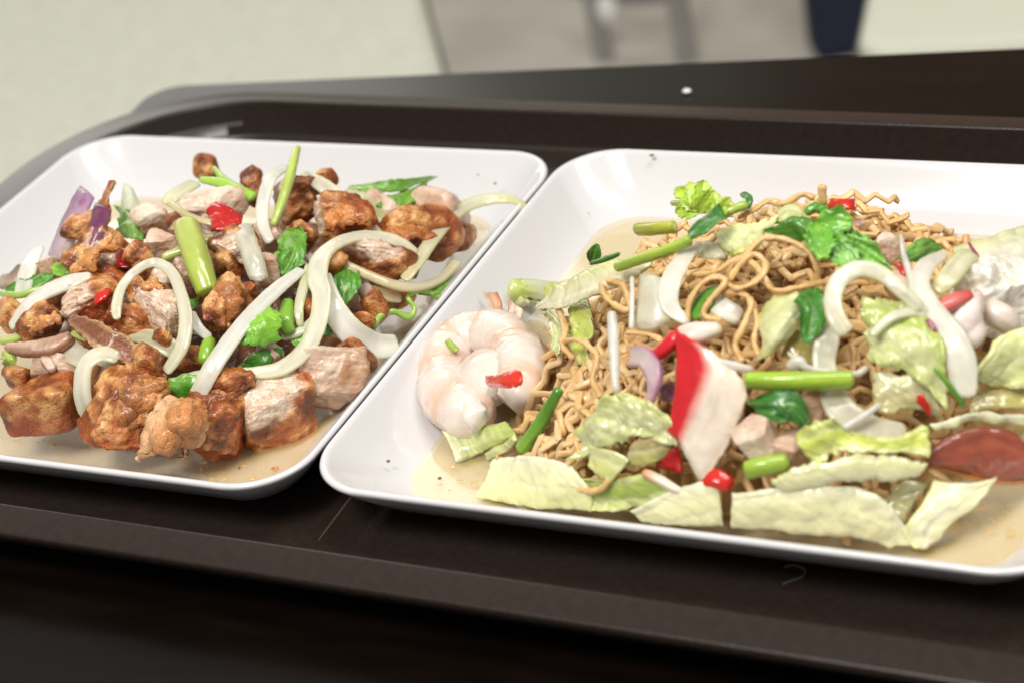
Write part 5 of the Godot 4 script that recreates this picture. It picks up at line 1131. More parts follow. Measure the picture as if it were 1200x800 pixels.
	sw("celery_sprig", "stem", [118.6, 44.2, -105.7, 112.8, 45.9, -107.3, 104.7, 46.4, -111.9, 96.9, 46.4, -118.7], [3.54, 2.78, 2.27, 1.26], [2.6, 2.2, 1.8, 1.2], "bright green forked celery sprig at the far edge", "celery", "green stalks on the left dish", {"cols": [c3(0.34, 0.58, 0.06)]})
	sw("stem", "stem", [113.1, 46.2, -106.8, 104.9, 46.5, -109.6, 95.9, 45.9, -112], [2.28, 3.29, 2.02], [1.6, 1.8, 1.2], "-", "", "", {"cols": [c3(0.36, 0.6, 0.07)]})
	sw("stem", "stem", [114.3, 46.2, -105.9, 107.1, 45.4, -107.6, 101.6, 43.9, -106.8], [2.01, 2.27, 1.26], [1.4, 1.4, 1], "-", "", "", {"cols": [c3(0.3, 0.55, 0.05)]})
	lv("celery_leaf", [145.7, 21.4, -163.5, 146.9, 29.1, -144.4, 140.5, 31.9, -136, 132.8, 33.3, -133.4], 5.73, Vector3(0.2, 0.9, 0.3), [c3(0.1, 0.3, 0.03), c3(0.16, 0.38, 0.04), c3(0.3, 0.5, 0.1)], "long green celery leaf lying at the far right of the heap", "celery leaf", "celery leaves on the left dish", {"lobes": 1, "teeth": 0.1})
	lv("celery_leaf", [149.3, 26.2, -151.1, 150.1, 31.2, -134.4, 146.5, 31.8, -125.7], 8.73, Vector3(0.1, 0.75, 0.65), [c3(0.12, 0.34, 0.03), c3(0.2, 0.46, 0.05), c3(0.1, 0.3, 0.03)], "folded glossy green celery leaf below the long one", "celery leaf", "celery leaves on the left dish", {"lobes": 1, "teeth": 0.1, "fold": -0.4})
	lv("celery_leaf", [137.4, 42.8, -90.9, 144.6, 41.6, -83.1, 144.1, 38.1, -75], 10.05, Vector3(0.44, 0.55, 0.71), [c3(0.2, 0.44, 0.04), c3(0.14, 0.38, 0.035), c3(0.1, 0.3, 0.03)], "green celery leaf between onion strips at the centre", "celery leaf", "celery leaves on the left dish", {"lobes": 2, "teeth": 0.2})
	lf("celery_leaf", "leaf", [[147.1, 39, -51.4, 150.1, 40.1, -56.2, 154, 37.9, -57.7], [148, 37.3, -46.5, 152.6, 38.2, -49.1, 156, 36.2, -54.5], [147.4, 34.8, -44.3, 152.3, 33.8, -44.8, 156.8, 31.6, -50.7]], [c3(0.32, 0.64, 0.06), c3(0.26, 0.58, 0.05), c3(0.18, 0.48, 0.04)], "large bright green celery leaf in the middle of the dish", "celery leaf", "celery leaves on the left dish", {"t": 0.6, "ruffle": 0.7, "jag": 2.4, "vein": 0.25})
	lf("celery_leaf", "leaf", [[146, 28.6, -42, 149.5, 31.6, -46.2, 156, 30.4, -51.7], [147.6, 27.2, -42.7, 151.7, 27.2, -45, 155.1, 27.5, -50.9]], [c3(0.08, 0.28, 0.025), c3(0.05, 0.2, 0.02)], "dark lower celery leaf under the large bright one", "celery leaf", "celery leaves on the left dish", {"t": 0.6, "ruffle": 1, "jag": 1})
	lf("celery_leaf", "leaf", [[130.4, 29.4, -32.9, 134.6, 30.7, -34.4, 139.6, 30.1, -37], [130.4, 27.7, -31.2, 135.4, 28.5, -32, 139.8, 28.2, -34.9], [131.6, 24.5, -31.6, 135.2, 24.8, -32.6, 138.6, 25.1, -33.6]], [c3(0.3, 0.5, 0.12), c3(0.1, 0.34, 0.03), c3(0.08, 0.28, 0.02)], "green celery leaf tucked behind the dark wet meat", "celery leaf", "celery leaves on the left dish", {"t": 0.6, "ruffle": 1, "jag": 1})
	sw("green_stalk", "stem", [138.6, 31.2, -39.2, 137.8, 33.5, -42.4, 137, 34.8, -46.2], [4.13, 4.13, 3.21], [4, 4, 3], "short green stem beside the upright fried meat", "celery", "green stalks on the left dish", {"cols": [c3(0.24, 0.46, 0.04), c3(0.3, 0.52, 0.05)]})
	lv("celery_leaf", [158, 34.5, -89.3, 160.2, 33.1, -81.6, 160.9, 29.2, -75.4], 8.08, Vector3(0.44, 0.55, 0.71), [c3(0.16, 0.42, 0.04), c3(0.1, 0.34, 0.03), c3(0.14, 0.4, 0.04)], "pointed green celery leaf right of the long onion loop", "celery leaf", "celery leaves on the left dish", {"lobes": 1, "teeth": 0.12, "fold": -0.2})
	lv("celery_leaf", [158.6, 26.4, -64.4, 161.2, 27.7, -67.1, 162.2, 27, -71.9], 4.68, Vector3(0.44, 0.55, 0.71), [c3(0.08, 0.28, 0.03), c3(0.06, 0.23, 0.025), c3(0.07, 0.27, 0.03)], "small dark green leaf above the pinkish sliced meat", "celery leaf", "celery leaves on the left dish", {"lobes": 1, "teeth": 0.1})
	sw("green_stalk", "stem", [150.8, 35.8, -66, 153, 33.7, -59.4, 154.9, 30.5, -57.4], [3.25, 4.64, 3.25], [3, 3.6, 3], "green leaf stem right of the large bright leaf", "celery", "green stalks on the left dish", {"cols": [c3(0.2, 0.44, 0.04), c3(0.26, 0.5, 0.06)]})
	sw("celery_curl", "stem", [166.7, 19.8, -79.7, 167.6, 21.7, -83.1, 170.2, 21.3, -86.2, 173, 18.5, -88.1, 173.6, 19.2, -91.5, 171.3, 22, -93.1, 172.4, 21.3, -98.1, 175.5, 18.4, -100.6, 176.1, 15.5, -102.6], [1.69, 1.93, 1.69, 1.93, 1.45, 1.45, 1.69, 1.93, 1.45], [1.8, 1.8, 1.8, 1.8, 1.8, 1.8, 1.8, 1.8, 1.8], "curly thin green stem in the broth at the right", "celery", "green stalks on the left dish", {"cols": [c3(0.34, 0.56, 0.08)]})
	lv("celery_leaf", [171.6, 19.9, -98, 174.4, 19.5, -103.3, 174.4, 17.6, -115.1], 5.88, Vector3(0.1, 0.8, 0.6), [c3(0.14, 0.38, 0.04), c3(0.22, 0.48, 0.05), c3(0.14, 0.38, 0.04)], "green leaf at the right end of the thin onion strip", "celery leaf", "celery leaves on the left dish", {"lobes": 1, "teeth": 0.1})
	lv("celery_leaf", [58.9, 36.5, -56.2, 68.3, 39.5, -56.7, 74.7, 39.9, -63.5], 6.39, Vector3(0, 0.85, 0.5), [c3(0.14, 0.4, 0.04), c3(0.08, 0.28, 0.03), c3(0.12, 0.36, 0.03)], "green leaf scraps at the left under the tapered onion", "celery leaf", "celery leaves on the left dish", {"lobes": 2, "teeth": 0.2})
	sw("green_stalk", "stem", [60.6, 38.3, -54, 69.5, 39.7, -51.8, 75.6, 40.6, -54.8], [1.71, 2.19, 1.71], [2, 2, 2], "thin green stem at the left edge of the picture", "celery", "green stalks on the left dish", {"cols": [c3(0.4, 0.58, 0.12)]})
	sw("green_stalk", "stem", [71.2, 33.4, -37.4, 77.5, 34.9, -37.7, 79.9, 36.9, -41.2, 76.7, 37.5, -44.3, 75.1, 35.7, -41.4], [2.15, 2.63, 3.35, 2.87, 1.91], [2, 2.4, 2.6, 2.4, 2], "curled yellowish green stem at the left edge", "celery", "green stalks on the left dish", {"cols": [c3(0.5, 0.6, 0.14)]})
	lv("celery_leaf", [73.5, 32.2, -36, 77.6, 31.4, -32.6, 76.5, 28, -31.5], 5.72, Vector3(0.44, 0.55, 0.71), [c3(0.5, 0.6, 0.14), c3(0.44, 0.56, 0.1)], "yellow green leaf tip at the left edge", "celery leaf", "celery leaves on the left dish", {"lobes": 2, "teeth": 0.3})
	sw("green_stalk", "stem", [99, 39.3, -36.4, 102.7, 38.8, -35.9, 104, 37.8, -36], [2.09, 2.33, 2.09], [2, 2, 2], "yellowish stem end behind the dark skin strip", "celery", "green stalks on the left dish", {"cols": [c3(0.56, 0.62, 0.16)]})
	sw("onion_strip", "onion_tan", [98.2, 49.1, -92.7, 106.2, 49.4, -86.9, 114.3, 48.5, -84.3, 123.8, 46.3, -85.4], [2.45, 1.96, 2.2, 2.2], [1.8, 1.6, 1.6, 1.8], "thin yellowish onion strip above the thick green stalk", "onion", "onion strips on the left dish", {"cols": [c3(0.74, 0.68, 0.4), c3(0.72, 0.62, 0.32), c3(0.76, 0.7, 0.46)]})
	lf("onion_strip", "onion", [[124.2, 47.1, -83.1, 130.8, 45.3, -76.1, 137, 39.3, -69.4], [127.1, 47.6, -84.3, 134.7, 45.5, -76.3, 140.7, 39.3, -68.9], [129.3, 46.4, -86.8, 136.5, 44.3, -78.5, 141.4, 38.5, -72.2]], [c3(0.74, 0.74, 0.56), c3(0.84, 0.83, 0.72), c3(0.76, 0.75, 0.56)], "flat white onion slab right of the thick green stalk", "onion", "onion strips on the left dish", {"t": 2.2, "ruffle": 0.3, "jag": 0.3, "ds": 0.5})
	sw("onion_strip", "onion_white", [121, 45.9, -121.8, 121.5, 47.5, -112.4, 125.3, 46.3, -100.4, 129.1, 43.6, -92.6, 133.5, 40.6, -87.6], [2.47, 3.71, 3.96, 3.71, 2.97], [2, 2.4, 2.4, 2.4, 2], "curved white onion ring piece beside the upright stem", "onion", "onion strips on the left dish", {"roll": [10, 0, -10]})
	sw("onion_strip", "onion", [124.5, 43.2, -122.8, 132.8, 43.1, -118.5, 140.4, 41.6, -114.5, 149.8, 37.3, -110, 156.4, 31.1, -108.7], [2.99, 4.49, 4.99, 4.74, 3.49], [2, 2.6, 2.6, 2.4, 2], "straight white onion strip across the back meat pieces", "onion", "onion strips on the left dish")
	lf("onion_strip", "onion", [[131.3, 32.5, -133.4, 141.4, 31, -134, 153.5, 26.7, -130.2], [137, 32.2, -127.2, 147.1, 30.9, -123.1, 155.1, 27, -124.8], [144.1, 30.2, -120.1, 149.8, 28.5, -119.5, 155.3, 26.3, -121.9]], [c3(0.6, 0.62, 0.34), c3(0.56, 0.58, 0.28), c3(0.52, 0.5, 0.22)], "translucent greenish onion slice under the folded leaf", "onion", "onion strips on the left dish", {"t": 1.4, "ruffle": 0.3})
	sw("onion_strip", "onion_green", [178.6, 19.5, -140.5, 182.2, 20.5, -144.3, 182.9, 22, -147.9, 176, 22.5, -150.1, 169.4, 23.5, -146, 167, 25.2, -135.4, 169.5, 27.9, -117, 170.4, 27.6, -105.1, 169.2, 25.4, -96.5], [1.26, 1.51, 2.01, 3.27, 4.28, 4.53, 4.53, 4.28, 3.27], [1.2, 1.2, 1.4, 2, 2.4, 2.4, 2.4, 2.2, 1.8], "long onion strip curling back at the plate corner", "onion", "onion strips on the left dish", {"cols": [c3(0.62, 0.58, 0.16), c3(0.68, 0.66, 0.28), c3(0.78, 0.76, 0.52), c3(0.8, 0.77, 0.56), c3(0.72, 0.62, 0.34)]})
	sw("onion_strip", "onion", [168.9, 28.5, -105.7, 165.6, 32.3, -104.6, 161.4, 35.3, -102.3, 156.9, 38.2, -97.3, 154.3, 40, -90, 154.1, 40.5, -81.5, 157.2, 39.4, -73, 160.6, 37.1, -68.2, 162.4, 32.5, -60.4, 161.2, 28.6, -52.6, 156.5, 26.8, -45.8, 147.9, 28.2, -40.4, 139.8, 29.9, -36.5, 131.4, 28.5, -34], [3.05, 3.99, 4.46, 4.7, 5.63, 6.57, 6.34, 5.63, 5.17, 4.93, 4.46, 3.29, 2.82, 2.35], [2, 2.4, 2.6, 2.8, 3, 3, 3, 2.8, 2.8, 2.6, 2.6, 2.2, 2, 1.8], "very long onion strip hooked over the centre and running to the front", "onion", "onion strips on the left dish", {"roll": [0, -15, -20, -15, 10, 0, -10]})
	sw("onion_strip", "onion_white", [156.5, 38.1, -76.5, 160.1, 35, -71.6, 164, 30.5, -68.3, 168.4, 25.4, -67.4, 171.9, 19.9, -70.9, 174.9, 16.5, -77.1], [4.69, 6.1, 7.03, 7.5, 7.5, 6.1], [2.4, 3, 3.2, 3.2, 3, 2.6], "wide white onion band bending to the right plate wall", "onion", "onion strips on the left dish", {"roll": [0, -10, -20]})
	sw("onion_strip", "onion_white", [150.3, 39.3, -76.4, 149.3, 40.1, -65, 148.3, 39.7, -52.1, 146, 36.6, -42.1, 143.1, 31.9, -34.8, 139.7, 25.7, -29.5], [3.22, 4.59, 5.05, 5.28, 5.51, 5.05], [2.2, 2.8, 3, 3, 2.8, 2.4], "straight long white onion strip crossing diagonally in the centre", "onion", "onion strips on the left dish", {"roll": [0, -5, 5]})
	sw("onion_strip", "onion_tan", [152.7, 36.5, -89.2, 157.9, 34.5, -87.4, 162.7, 31.5, -88.4, 168.5, 27.7, -90.4, 172.9, 24, -95.2, 175.1, 20.6, -105.3, 173.6, 18.5, -119.4], [2.18, 2.9, 2.9, 3.14, 3.14, 2.9, 3.87], [1.8, 2.2, 2.2, 2.2, 2.2, 2, 2], "thin tan onion strip dipping into the broth at the right", "onion", "onion strips on the left dish", {"cols": [c3(0.7, 0.6, 0.36), c3(0.74, 0.64, 0.38), c3(0.76, 0.72, 0.5), c3(0.74, 0.68, 0.46)]})
	sw("onion_strip", "onion_green", [150.2, 38.7, -80.3, 153.4, 37.6, -71, 155.1, 34.7, -63.8, 156.6, 31.4, -60.5], [2.34, 3.04, 2.81, 1.87], [2, 2.2, 2.2, 2], "greenish onion strip beside the large leaf stem", "onion", "onion strips on the left dish")
	sw("onion_strip", "onion", [114, 43.5, -38.8, 112.5, 45.4, -41.6, 112.1, 48.6, -46.2, 113.5, 50.6, -52, 117, 51, -56.4, 123.3, 49.7, -54.8, 129.3, 46.3, -49, 133.2, 42, -43.3, 133.9, 37, -37.3, 130.5, 32.2, -32.4], [2.08, 3, 2.77, 2.54, 2.77, 3.23, 3.69, 4.15, 4.15, 3.23], [1.8, 2.2, 2.2, 2.2, 2.2, 2.4, 2.6, 2.6, 2.6, 2], "thin onion arc arching over the glossy meat piece", "onion", "onion strips on the left dish", {"roll": [0, -20, -20, 0]})
	sw("onion_strip", "onion_white", [96.5, 47.3, -53.3, 92.3, 46.9, -50.2, 84.3, 44.4, -47.7, 78.8, 41.6, -44.3, 73.8, 36.4, -40.3], [2.38, 4.76, 5.24, 4.52, 3.1], [2, 2.8, 3, 2.8, 2], "tapered white onion strip at the left side of the heap", "onion", "onion strips on the left dish", {"roll": [0, -10]})
	sw("onion_strip", "onion", [118.1, 37, -29.9, 113.5, 38.4, -29.1, 110.1, 36.7, -25.8, 110.2, 32, -21.7, 110.9, 27, -19.8, 112, 20.9, -19.9], [3.66, 5.03, 5.26, 5.26, 5.03, 3.2], [2.4, 2.8, 3, 3, 2.8, 2], "round white onion loop hanging at the front left", "onion", "onion strips on the left dish", {"roll": [0, -10, -10]})
	sw("onion_strip", "onion", [95.4, 34, -34.7, 101.7, 34.6, -34.6, 110.7, 32.1, -32.9, 116.3, 29.3, -32.9], [6.05, 9.3, 9.3, 6.05], [3, 3.4, 3.4, 3], "broad white onion piece lying under the round loop", "onion", "onion strips on the left dish")
	sw("onion_strip", "onion", [114.3, 36.9, -40.6, 121.2, 36.9, -40.8, 127.8, 34.4, -40.3, 130.8, 31.5, -39.4], [2.77, 5.08, 5.54, 3.23], [2.4, 2.6, 2.6, 2], "pale onion slice under the foot of the onion arc", "onion", "onion strips on the left dish", {"cols": [c3(0.62, 0.62, 0.4)]})
	sw("onion_strip", "onion", [90.3, 18.4, -22.4, 94.8, 19.2, -22.3, 100.1, 19.1, -23, 104.7, 19.7, -24.1], [1.17, 1.87, 1.64, 1.17], [1.4, 1.8, 1.6, 1.4], "short white onion sliver in the broth at the front", "onion", "onion strips on the left dish")
	sw("onion_strip", "onion_white", [58.8, 40.1, -77, 64.5, 41.4, -64.7, 69.3, 39, -53.4], [3.47, 5.45, 4.96], [2, 2.6, 2.4], "white onion slice behind the tapered strip at the left", "onion", "onion strips on the left dish")
	sw("onion_strip", "onion_white", [131.1, 40.9, -48.8, 134.5, 38.3, -45.6, 137.6, 35.4, -45.4], [2.3, 2.99, 2.3], [2, 2, 2], "small curved onion slip beside the upright fried meat", "onion", "onion strips on the left dish")
	sw("onion_strip", "onion", [162.3, 27.6, -87.4, 166.7, 24.6, -89.2, 169.7, 22, -91.9], [2.88, 3.84, 2.88], [1.8, 2, 1.8], "translucent tan onion scrap in the broth at the right", "onion", "onion strips on the left dish", {"cols": [c3(0.6, 0.46, 0.24)]})
	sw("onion_strip", "onion_green", [91.7, 44.4, -98.5, 92.7, 45.4, -103.2, 93.3, 43.9, -113.3], [3.56, 5.08, 4.06], [2, 2.2, 2], "pale translucent onion slice behind the pinkish meat at the far edge", "onion", "onion strips on the left dish")
	lf("red_chilli", "chilli", [[113.3, 47.9, -89.4, 115, 49.8, -93.2, 119.1, 49.2, -91.6, 124.5, 47.4, -90.4], [116.8, 47.2, -84.9, 120.7, 47.8, -86.3, 123.9, 47.3, -85.6, 125.4, 46.1, -87.8], [118.4, 45.9, -82.5, 122.7, 46.2, -81.5, 123.3, 46.3, -84.3, 125.1, 46, -85]], [c3(0.5, 0.012, 0.008), c3(0.6, 0.018, 0.01), c3(0.45, 0.012, 0.008)], "large red chilli piece on the pinkish meat at the back", "chilli", "red chilli pieces on the left dish", {"t": 1.4, "ruffle": 1})
	sw("red_chilli", "chilli", [103.8, 44.9, -44, 105.7, 46, -45.1, 105.4, 45.9, -48.9], [3.04, 3.04, 1.64], [2.6, 2.6, 2], "bright red chilli bit on the dark brown meat", "chilli", "red chilli pieces on the left dish")
	lf("red_chilli", "chilli", [[96.3, 47.6, -68.4, 99.5, 48.2, -66.7, 101.7, 46.9, -65.3], [98.5, 45.6, -61.6, 102.2, 46.1, -59.7, 104, 45.2, -61.1]], [c3(0.32, 0.012, 0.008), c3(0.26, 0.01, 0.008)], "dark red chilli skin beside the small fried piece", "chilli", "red chilli pieces on the left dish", {"t": 1})
	sw("red_chilli", "chilli", [72.9, 51.7, -83.5, 73.6, 52.3, -84.5, 72.8, 51.9, -86.8], [1.5, 2, 1.25], [1, 1.2, 1], "tiny red chilli flake on the outer shallot slice", "chilli", "red chilli pieces on the left dish")
	sw("red_chilli", "chilli", [159.3, 7, -28.3, 160.4, 7.3, -28.3, 161, 7, -29], [0.68, 0.91, 0.68], [0.8, 0.8, 0.8], "tiny red chilli fleck in the broth near the front corner", "chilli", "red chilli pieces on the left dish")
	ck("meat_scrap", "meat", [122.6, 39.8, -98.8, 133.3, 37.8, -92.5], 6.4, 8, "grey meat scrap between the onion ring piece and the centre leaf", "meat scrap", "small brown scraps inside the left heap", {"amp": 0.9, "n": 20, "seed": 711, "light": 0.05, "cut": Vector3(0.2, 0.8, 0.4), "thr": -0.3})
	ck("meat_scrap", "meat", [132.4, 39.3, -79.1, 142.5, 36.7, -77.1], 7.18, 9, "pale meat scrap below the flat white onion slab", "meat scrap", "small brown scraps inside the left heap", {"amp": 0.9, "n": 20, "seed": 722, "light": -0.2, "cut": Vector3(0.2, 0.8, 0.4), "thr": 0.4})
	ck("meat_scrap", "fried", [126.1, 39.8, -71.8, 130.2, 40.5, -76.8], 6.7, 9, "brown scrap at the foot of the flat white onion slab", "meat scrap", "small brown scraps inside the left heap", {"amp": 0.9, "n": 20, "seed": 733, "light": 0.15, "cut": Vector3(0.2, 0.8, 0.4), "thr": -0.3})
	ck("meat_scrap", "fried", [117.7, 39.1, -63.6, 125.2, 36.5, -61.4], 6.17, 8, "dark scrap at the foot of the thick green stalk", "meat scrap", "small brown scraps inside the left heap", {"amp": 0.9, "n": 20, "seed": 744, "light": -0.1, "cut": Vector3(0.2, 0.8, 0.4), "thr": 0.4})
	ck("meat_scrap", "meat", [108.4, 42.4, -65.3, 115.2, 41.3, -63.2], 4.78, 7, "pale fatty scrap inside the onion arc", "meat scrap", "small brown scraps inside the left heap", {"amp": 0.9, "n": 20, "seed": 755, "light": 0.05, "cut": Vector3(0.2, 0.8, 0.4), "thr": -0.3})
	ck("meat_scrap", "fried", [99.7, 43, -90.6, 109.8, 41.9, -82.2], 5.43, 8, "dark brown scrap left of the thick green stalk top", "meat scrap", "small brown scraps inside the left heap", {"amp": 0.9, "n": 20, "seed": 766, "light": -0.2, "cut": Vector3(0.2, 0.8, 0.4), "thr": 0.4})
	ck("meat_scrap", "meat", [111, 44.1, -89.8, 118.7, 43.1, -87.4], 5.4, 8, "tan scrap right of the thick green stalk top", "meat scrap", "small brown scraps inside the left heap", {"amp": 0.9, "n": 20, "seed": 777, "light": 0.15, "cut": Vector3(0.2, 0.8, 0.4), "thr": -0.3})
	ck("meat_scrap", "fried", [103.6, 40.8, -121, 107.7, 40, -126.2], 5.16, 7, "brown scrap behind the forked sprig", "meat scrap", "small brown scraps inside the left heap", {"amp": 0.9, "n": 20, "seed": 788, "light": -0.1, "cut": Vector3(0.2, 0.8, 0.4), "thr": 0.4})
	ck("meat_scrap", "fried", [135, 38.5, -98.3, 142.3, 36.7, -95.3], 5.87, 8, "dark scrap right of the centre leaf", "meat scrap", "small brown scraps inside the left heap", {"amp": 0.9, "n": 20, "seed": 799, "light": 0.05, "cut": Vector3(0.2, 0.8, 0.4), "thr": -0.3})
	ck("meat_scrap", "fried", [139.6, 36.9, -113.8, 142.8, 34.3, -121.7], 5.02, 7, "orange scrap behind the straight onion strip", "meat scrap", "small brown scraps inside the left heap", {"amp": 0.9, "n": 20, "seed": 810, "light": -0.2, "cut": Vector3(0.2, 0.8, 0.4), "thr": 0.4})
	ck("meat_scrap", "meat", [139.9, 30.7, -132.2, 149.6, 28.7, -126.2], 6.12, 7, "pale scrap under the folded glossy leaf", "meat scrap", "small brown scraps inside the left heap", {"amp": 0.9, "n": 20, "seed": 821, "light": 0.15, "cut": Vector3(0.2, 0.8, 0.4), "thr": -0.3})
	ck("meat_scrap", "fried", [152.2, 33.8, -69.4, 158, 30.2, -67.2], 5.16, 8, "brown scrap under the hook of the very long onion", "meat scrap", "small brown scraps inside the left heap", {"amp": 0.9, "n": 20, "seed": 832, "light": -0.1, "cut": Vector3(0.2, 0.8, 0.4), "thr": 0.4})
	ck("meat_scrap", "fried", [149.4, 36.5, -88.7, 156.5, 32.9, -85.2], 6.71, 9, "reddish scrap inside the hook of the very long onion", "meat scrap", "small brown scraps inside the left heap", {"amp": 0.9, "n": 20, "seed": 843, "light": 0.05, "cut": Vector3(0.2, 0.8, 0.4), "thr": -0.3})
	ck("meat_scrap", "fried", [160.1, 28.9, -94.4, 166.4, 25, -99.8], 6.31, 8, "dark wet scrap below the onion ring end", "meat scrap", "small brown scraps inside the left heap", {"amp": 0.9, "n": 20, "seed": 854, "light": -0.2, "cut": Vector3(0.2, 0.8, 0.4), "thr": 0.4})
	ck("meat_scrap", "fried", [164.9, 22.5, -89.6, 168.7, 20.7, -98.7], 5.81, 7, "tan scrap above the curly stem", "meat scrap", "small brown scraps inside the left heap", {"amp": 0.9, "n": 20, "seed": 865, "light": 0.15, "cut": Vector3(0.2, 0.8, 0.4), "thr": -0.3})
	ck("meat_scrap", "meat", [148.3, 29, -49.3, 154.6, 25.8, -50.9], 5.99, 8, "pale scrap under the dark lower leaf", "meat scrap", "small brown scraps inside the left heap", {"amp": 0.9, "n": 20, "seed": 876, "light": -0.1, "cut": Vector3(0.2, 0.8, 0.4), "thr": 0.4})
	ck("meat_scrap", "fried", [121.7, 34.9, -41.3, 127.3, 35.3, -43.2], 6.01, 8, "brown scrap at the foot of the glossy fat piece", "meat scrap", "small brown scraps inside the left heap", {"amp": 0.9, "n": 20, "seed": 887, "light": 0.05, "cut": Vector3(0.2, 0.8, 0.4), "thr": -0.3})
	ck("meat_scrap", "fried", [128.2, 31.5, -40.8, 134.9, 29.3, -42.5], 6.46, 8, "dark scrap left of the short green stem", "meat scrap", "small brown scraps inside the left heap", {"amp": 0.9, "n": 20, "seed": 898, "light": -0.2, "cut": Vector3(0.2, 0.8, 0.4), "thr": 0.4})
	ck("meat_scrap", "fried", [65.7, 35.2, -46.4, 73, 37, -47.4], 6.3, 8, "brown scrap at the left edge under the tapered onion", "meat scrap", "small brown scraps inside the left heap", {"amp": 0.9, "n": 20, "seed": 909, "light": 0.15, "cut": Vector3(0.2, 0.8, 0.4), "thr": -0.3})
	ck("meat_scrap", "fried", [80.6, 40.4, -53, 88.5, 40.1, -50.8], 5.77, 8, "dark scrap under the tapered onion tip", "meat scrap", "small brown scraps inside the left heap", {"amp": 0.9, "n": 20, "seed": 920, "light": -0.1, "cut": Vector3(0.2, 0.8, 0.4), "thr": 0.4})
	ck("meat_scrap", "fried", [100, 36.8, -38.7, 107.4, 34.7, -37], 5.61, 8, "brown scrap under the dark skin strip", "meat scrap", "small brown scraps inside the left heap", {"amp": 0.9, "n": 20, "seed": 931, "light": 0.05, "cut": Vector3(0.2, 0.8, 0.4), "thr": -0.3})
	ck("meat_scrap", "fried", [77, 27.4, -29.8, 86, 27.3, -28.8], 6.15, 8, "brown scrap behind the square front left piece", "meat scrap", "small brown scraps inside the left heap", {"amp": 0.9, "n": 20, "seed": 942, "light": -0.2, "cut": Vector3(0.2, 0.8, 0.4), "thr": 0.4})
	ck("meat_scrap", "fried", [103.4, 28.9, -29.9, 110.6, 27.2, -30.2], 6.04, 8, "dark scrap inside the round onion loop", "meat scrap", "small brown scraps inside the left heap", {"amp": 0.9, "n": 20, "seed": 953, "light": 0.15, "cut": Vector3(0.2, 0.8, 0.4), "thr": -0.3})
	ck("meat_scrap", "fried", [103.2, 42, -59.7, 109.8, 40.7, -55.3], 4.76, 7, "orange scrap left of the glossy fat piece", "meat scrap", "small brown scraps inside the left heap", {"amp": 0.9, "n": 20, "seed": 964, "light": -0.1, "cut": Vector3(0.2, 0.8, 0.4), "thr": 0.4})
	ck("meat_scrap", "fried", [93.9, 43.7, -61.3, 102.5, 42.6, -56.8], 5.27, 7, "golden scrap above the bright chilli bit", "meat scrap", "small brown scraps inside the left heap", {"amp": 0.9, "n": 20, "seed": 975, "light": 0.05, "cut": Vector3(0.2, 0.8, 0.4), "thr": -0.3})
	ck("meat_scrap", "meat", [109.9, 42, -71.9, 117.7, 40.8, -69.1], 4.33, 7, "grey scrap beside the onion arc top", "meat scrap", "small brown scraps inside the left heap", {"amp": 0.9, "n": 20, "seed": 986, "light": -0.2, "cut": Vector3(0.2, 0.8, 0.4), "thr": 0.4})
	ck("meat_scrap", "fried", [135.5, 36.7, -63.3, 140, 36.1, -66.7], 4.71, 8, "brown scrap beside the upright fried piece", "meat scrap", "small brown scraps inside the left heap", {"amp": 0.9, "n": 20, "seed": 997, "light": 0.15, "cut": Vector3(0.2, 0.8, 0.4), "thr": -0.3})
	ck("meat_scrap", "fried", [162.6, 24.4, -76.1, 167.3, 21, -76.1], 5.21, 8, "dark scrap under the wide onion band", "meat scrap", "small brown scraps inside the left heap", {"amp": 0.9, "n": 20, "seed": 1008, "light": -0.1, "cut": Vector3(0.2, 0.8, 0.4), "thr": 0.4})
	ck("meat_scrap", "fried", [154.9, 27.3, -123.2, 155.8, 25.3, -133], 5.07, 7, "brown crust scrap left of the triangular slice", "meat scrap", "small brown scraps inside the left heap", {"amp": 0.9, "n": 20, "seed": 1019, "light": 0.05, "cut": Vector3(0.2, 0.8, 0.4), "thr": -0.3})
	lv("celery_leaf", [117.6, 39.4, -65.9, 123, 38.8, -60.6, 126.7, 37.3, -55.8], 5.3, Vector3(0.44, 0.55, 0.71), [c3(0.32, 0.66, 0.06), c3(0.24, 0.56, 0.05), c3(0.16, 0.44, 0.035)], "dark green leaf sliver left of the thick stalk foot", "celery leaf", "celery leaves on the left dish", {"lobes": 1, "teeth": 0.15})
	lv("celery_leaf", [136.2, 38.9, -85.1, 141.3, 38.3, -80, 145.5, 37, -78.8], 6.13, Vector3(0.44, 0.55, 0.71), [c3(0.32, 0.66, 0.06), c3(0.24, 0.56, 0.05), c3(0.16, 0.44, 0.035)], "green leaf sliver under the centre leaf", "celery leaf", "celery leaves on the left dish", {"lobes": 1, "teeth": 0.15})
	lv("celery_leaf", [71.5, 41.1, -66, 78.7, 42, -63.3, 82.4, 42.4, -65.1], 4.71, Vector3(0.44, 0.55, 0.71), [c3(0.32, 0.66, 0.06), c3(0.24, 0.56, 0.05), c3(0.16, 0.44, 0.035)], "green leaf sliver beside the dark mushroom scrap", "celery leaf", "celery leaves on the left dish", {"lobes": 1, "teeth": 0.15})
	lv("celery_leaf", [154, 30.8, -62, 157, 28.8, -58.6, 158.9, 27, -59.1], 5.94, Vector3(0.44, 0.55, 0.71), [c3(0.32, 0.66, 0.06), c3(0.24, 0.56, 0.05), c3(0.16, 0.44, 0.035)], "dark leaf sliver beside the long onion curve", "celery leaf", "celery leaves on the left dish", {"lobes": 1, "teeth": 0.15})
	sw("onion_strip", "onion", [113, 34.2, -41.2, 122, 33.5, -40.1, 127.2, 32.1, -42.2], [2.78, 4.64, 2.78], [2, 2.2, 2], "pale onion scrap under the glossy fat piece", "onion", "onion strips on the left dish")
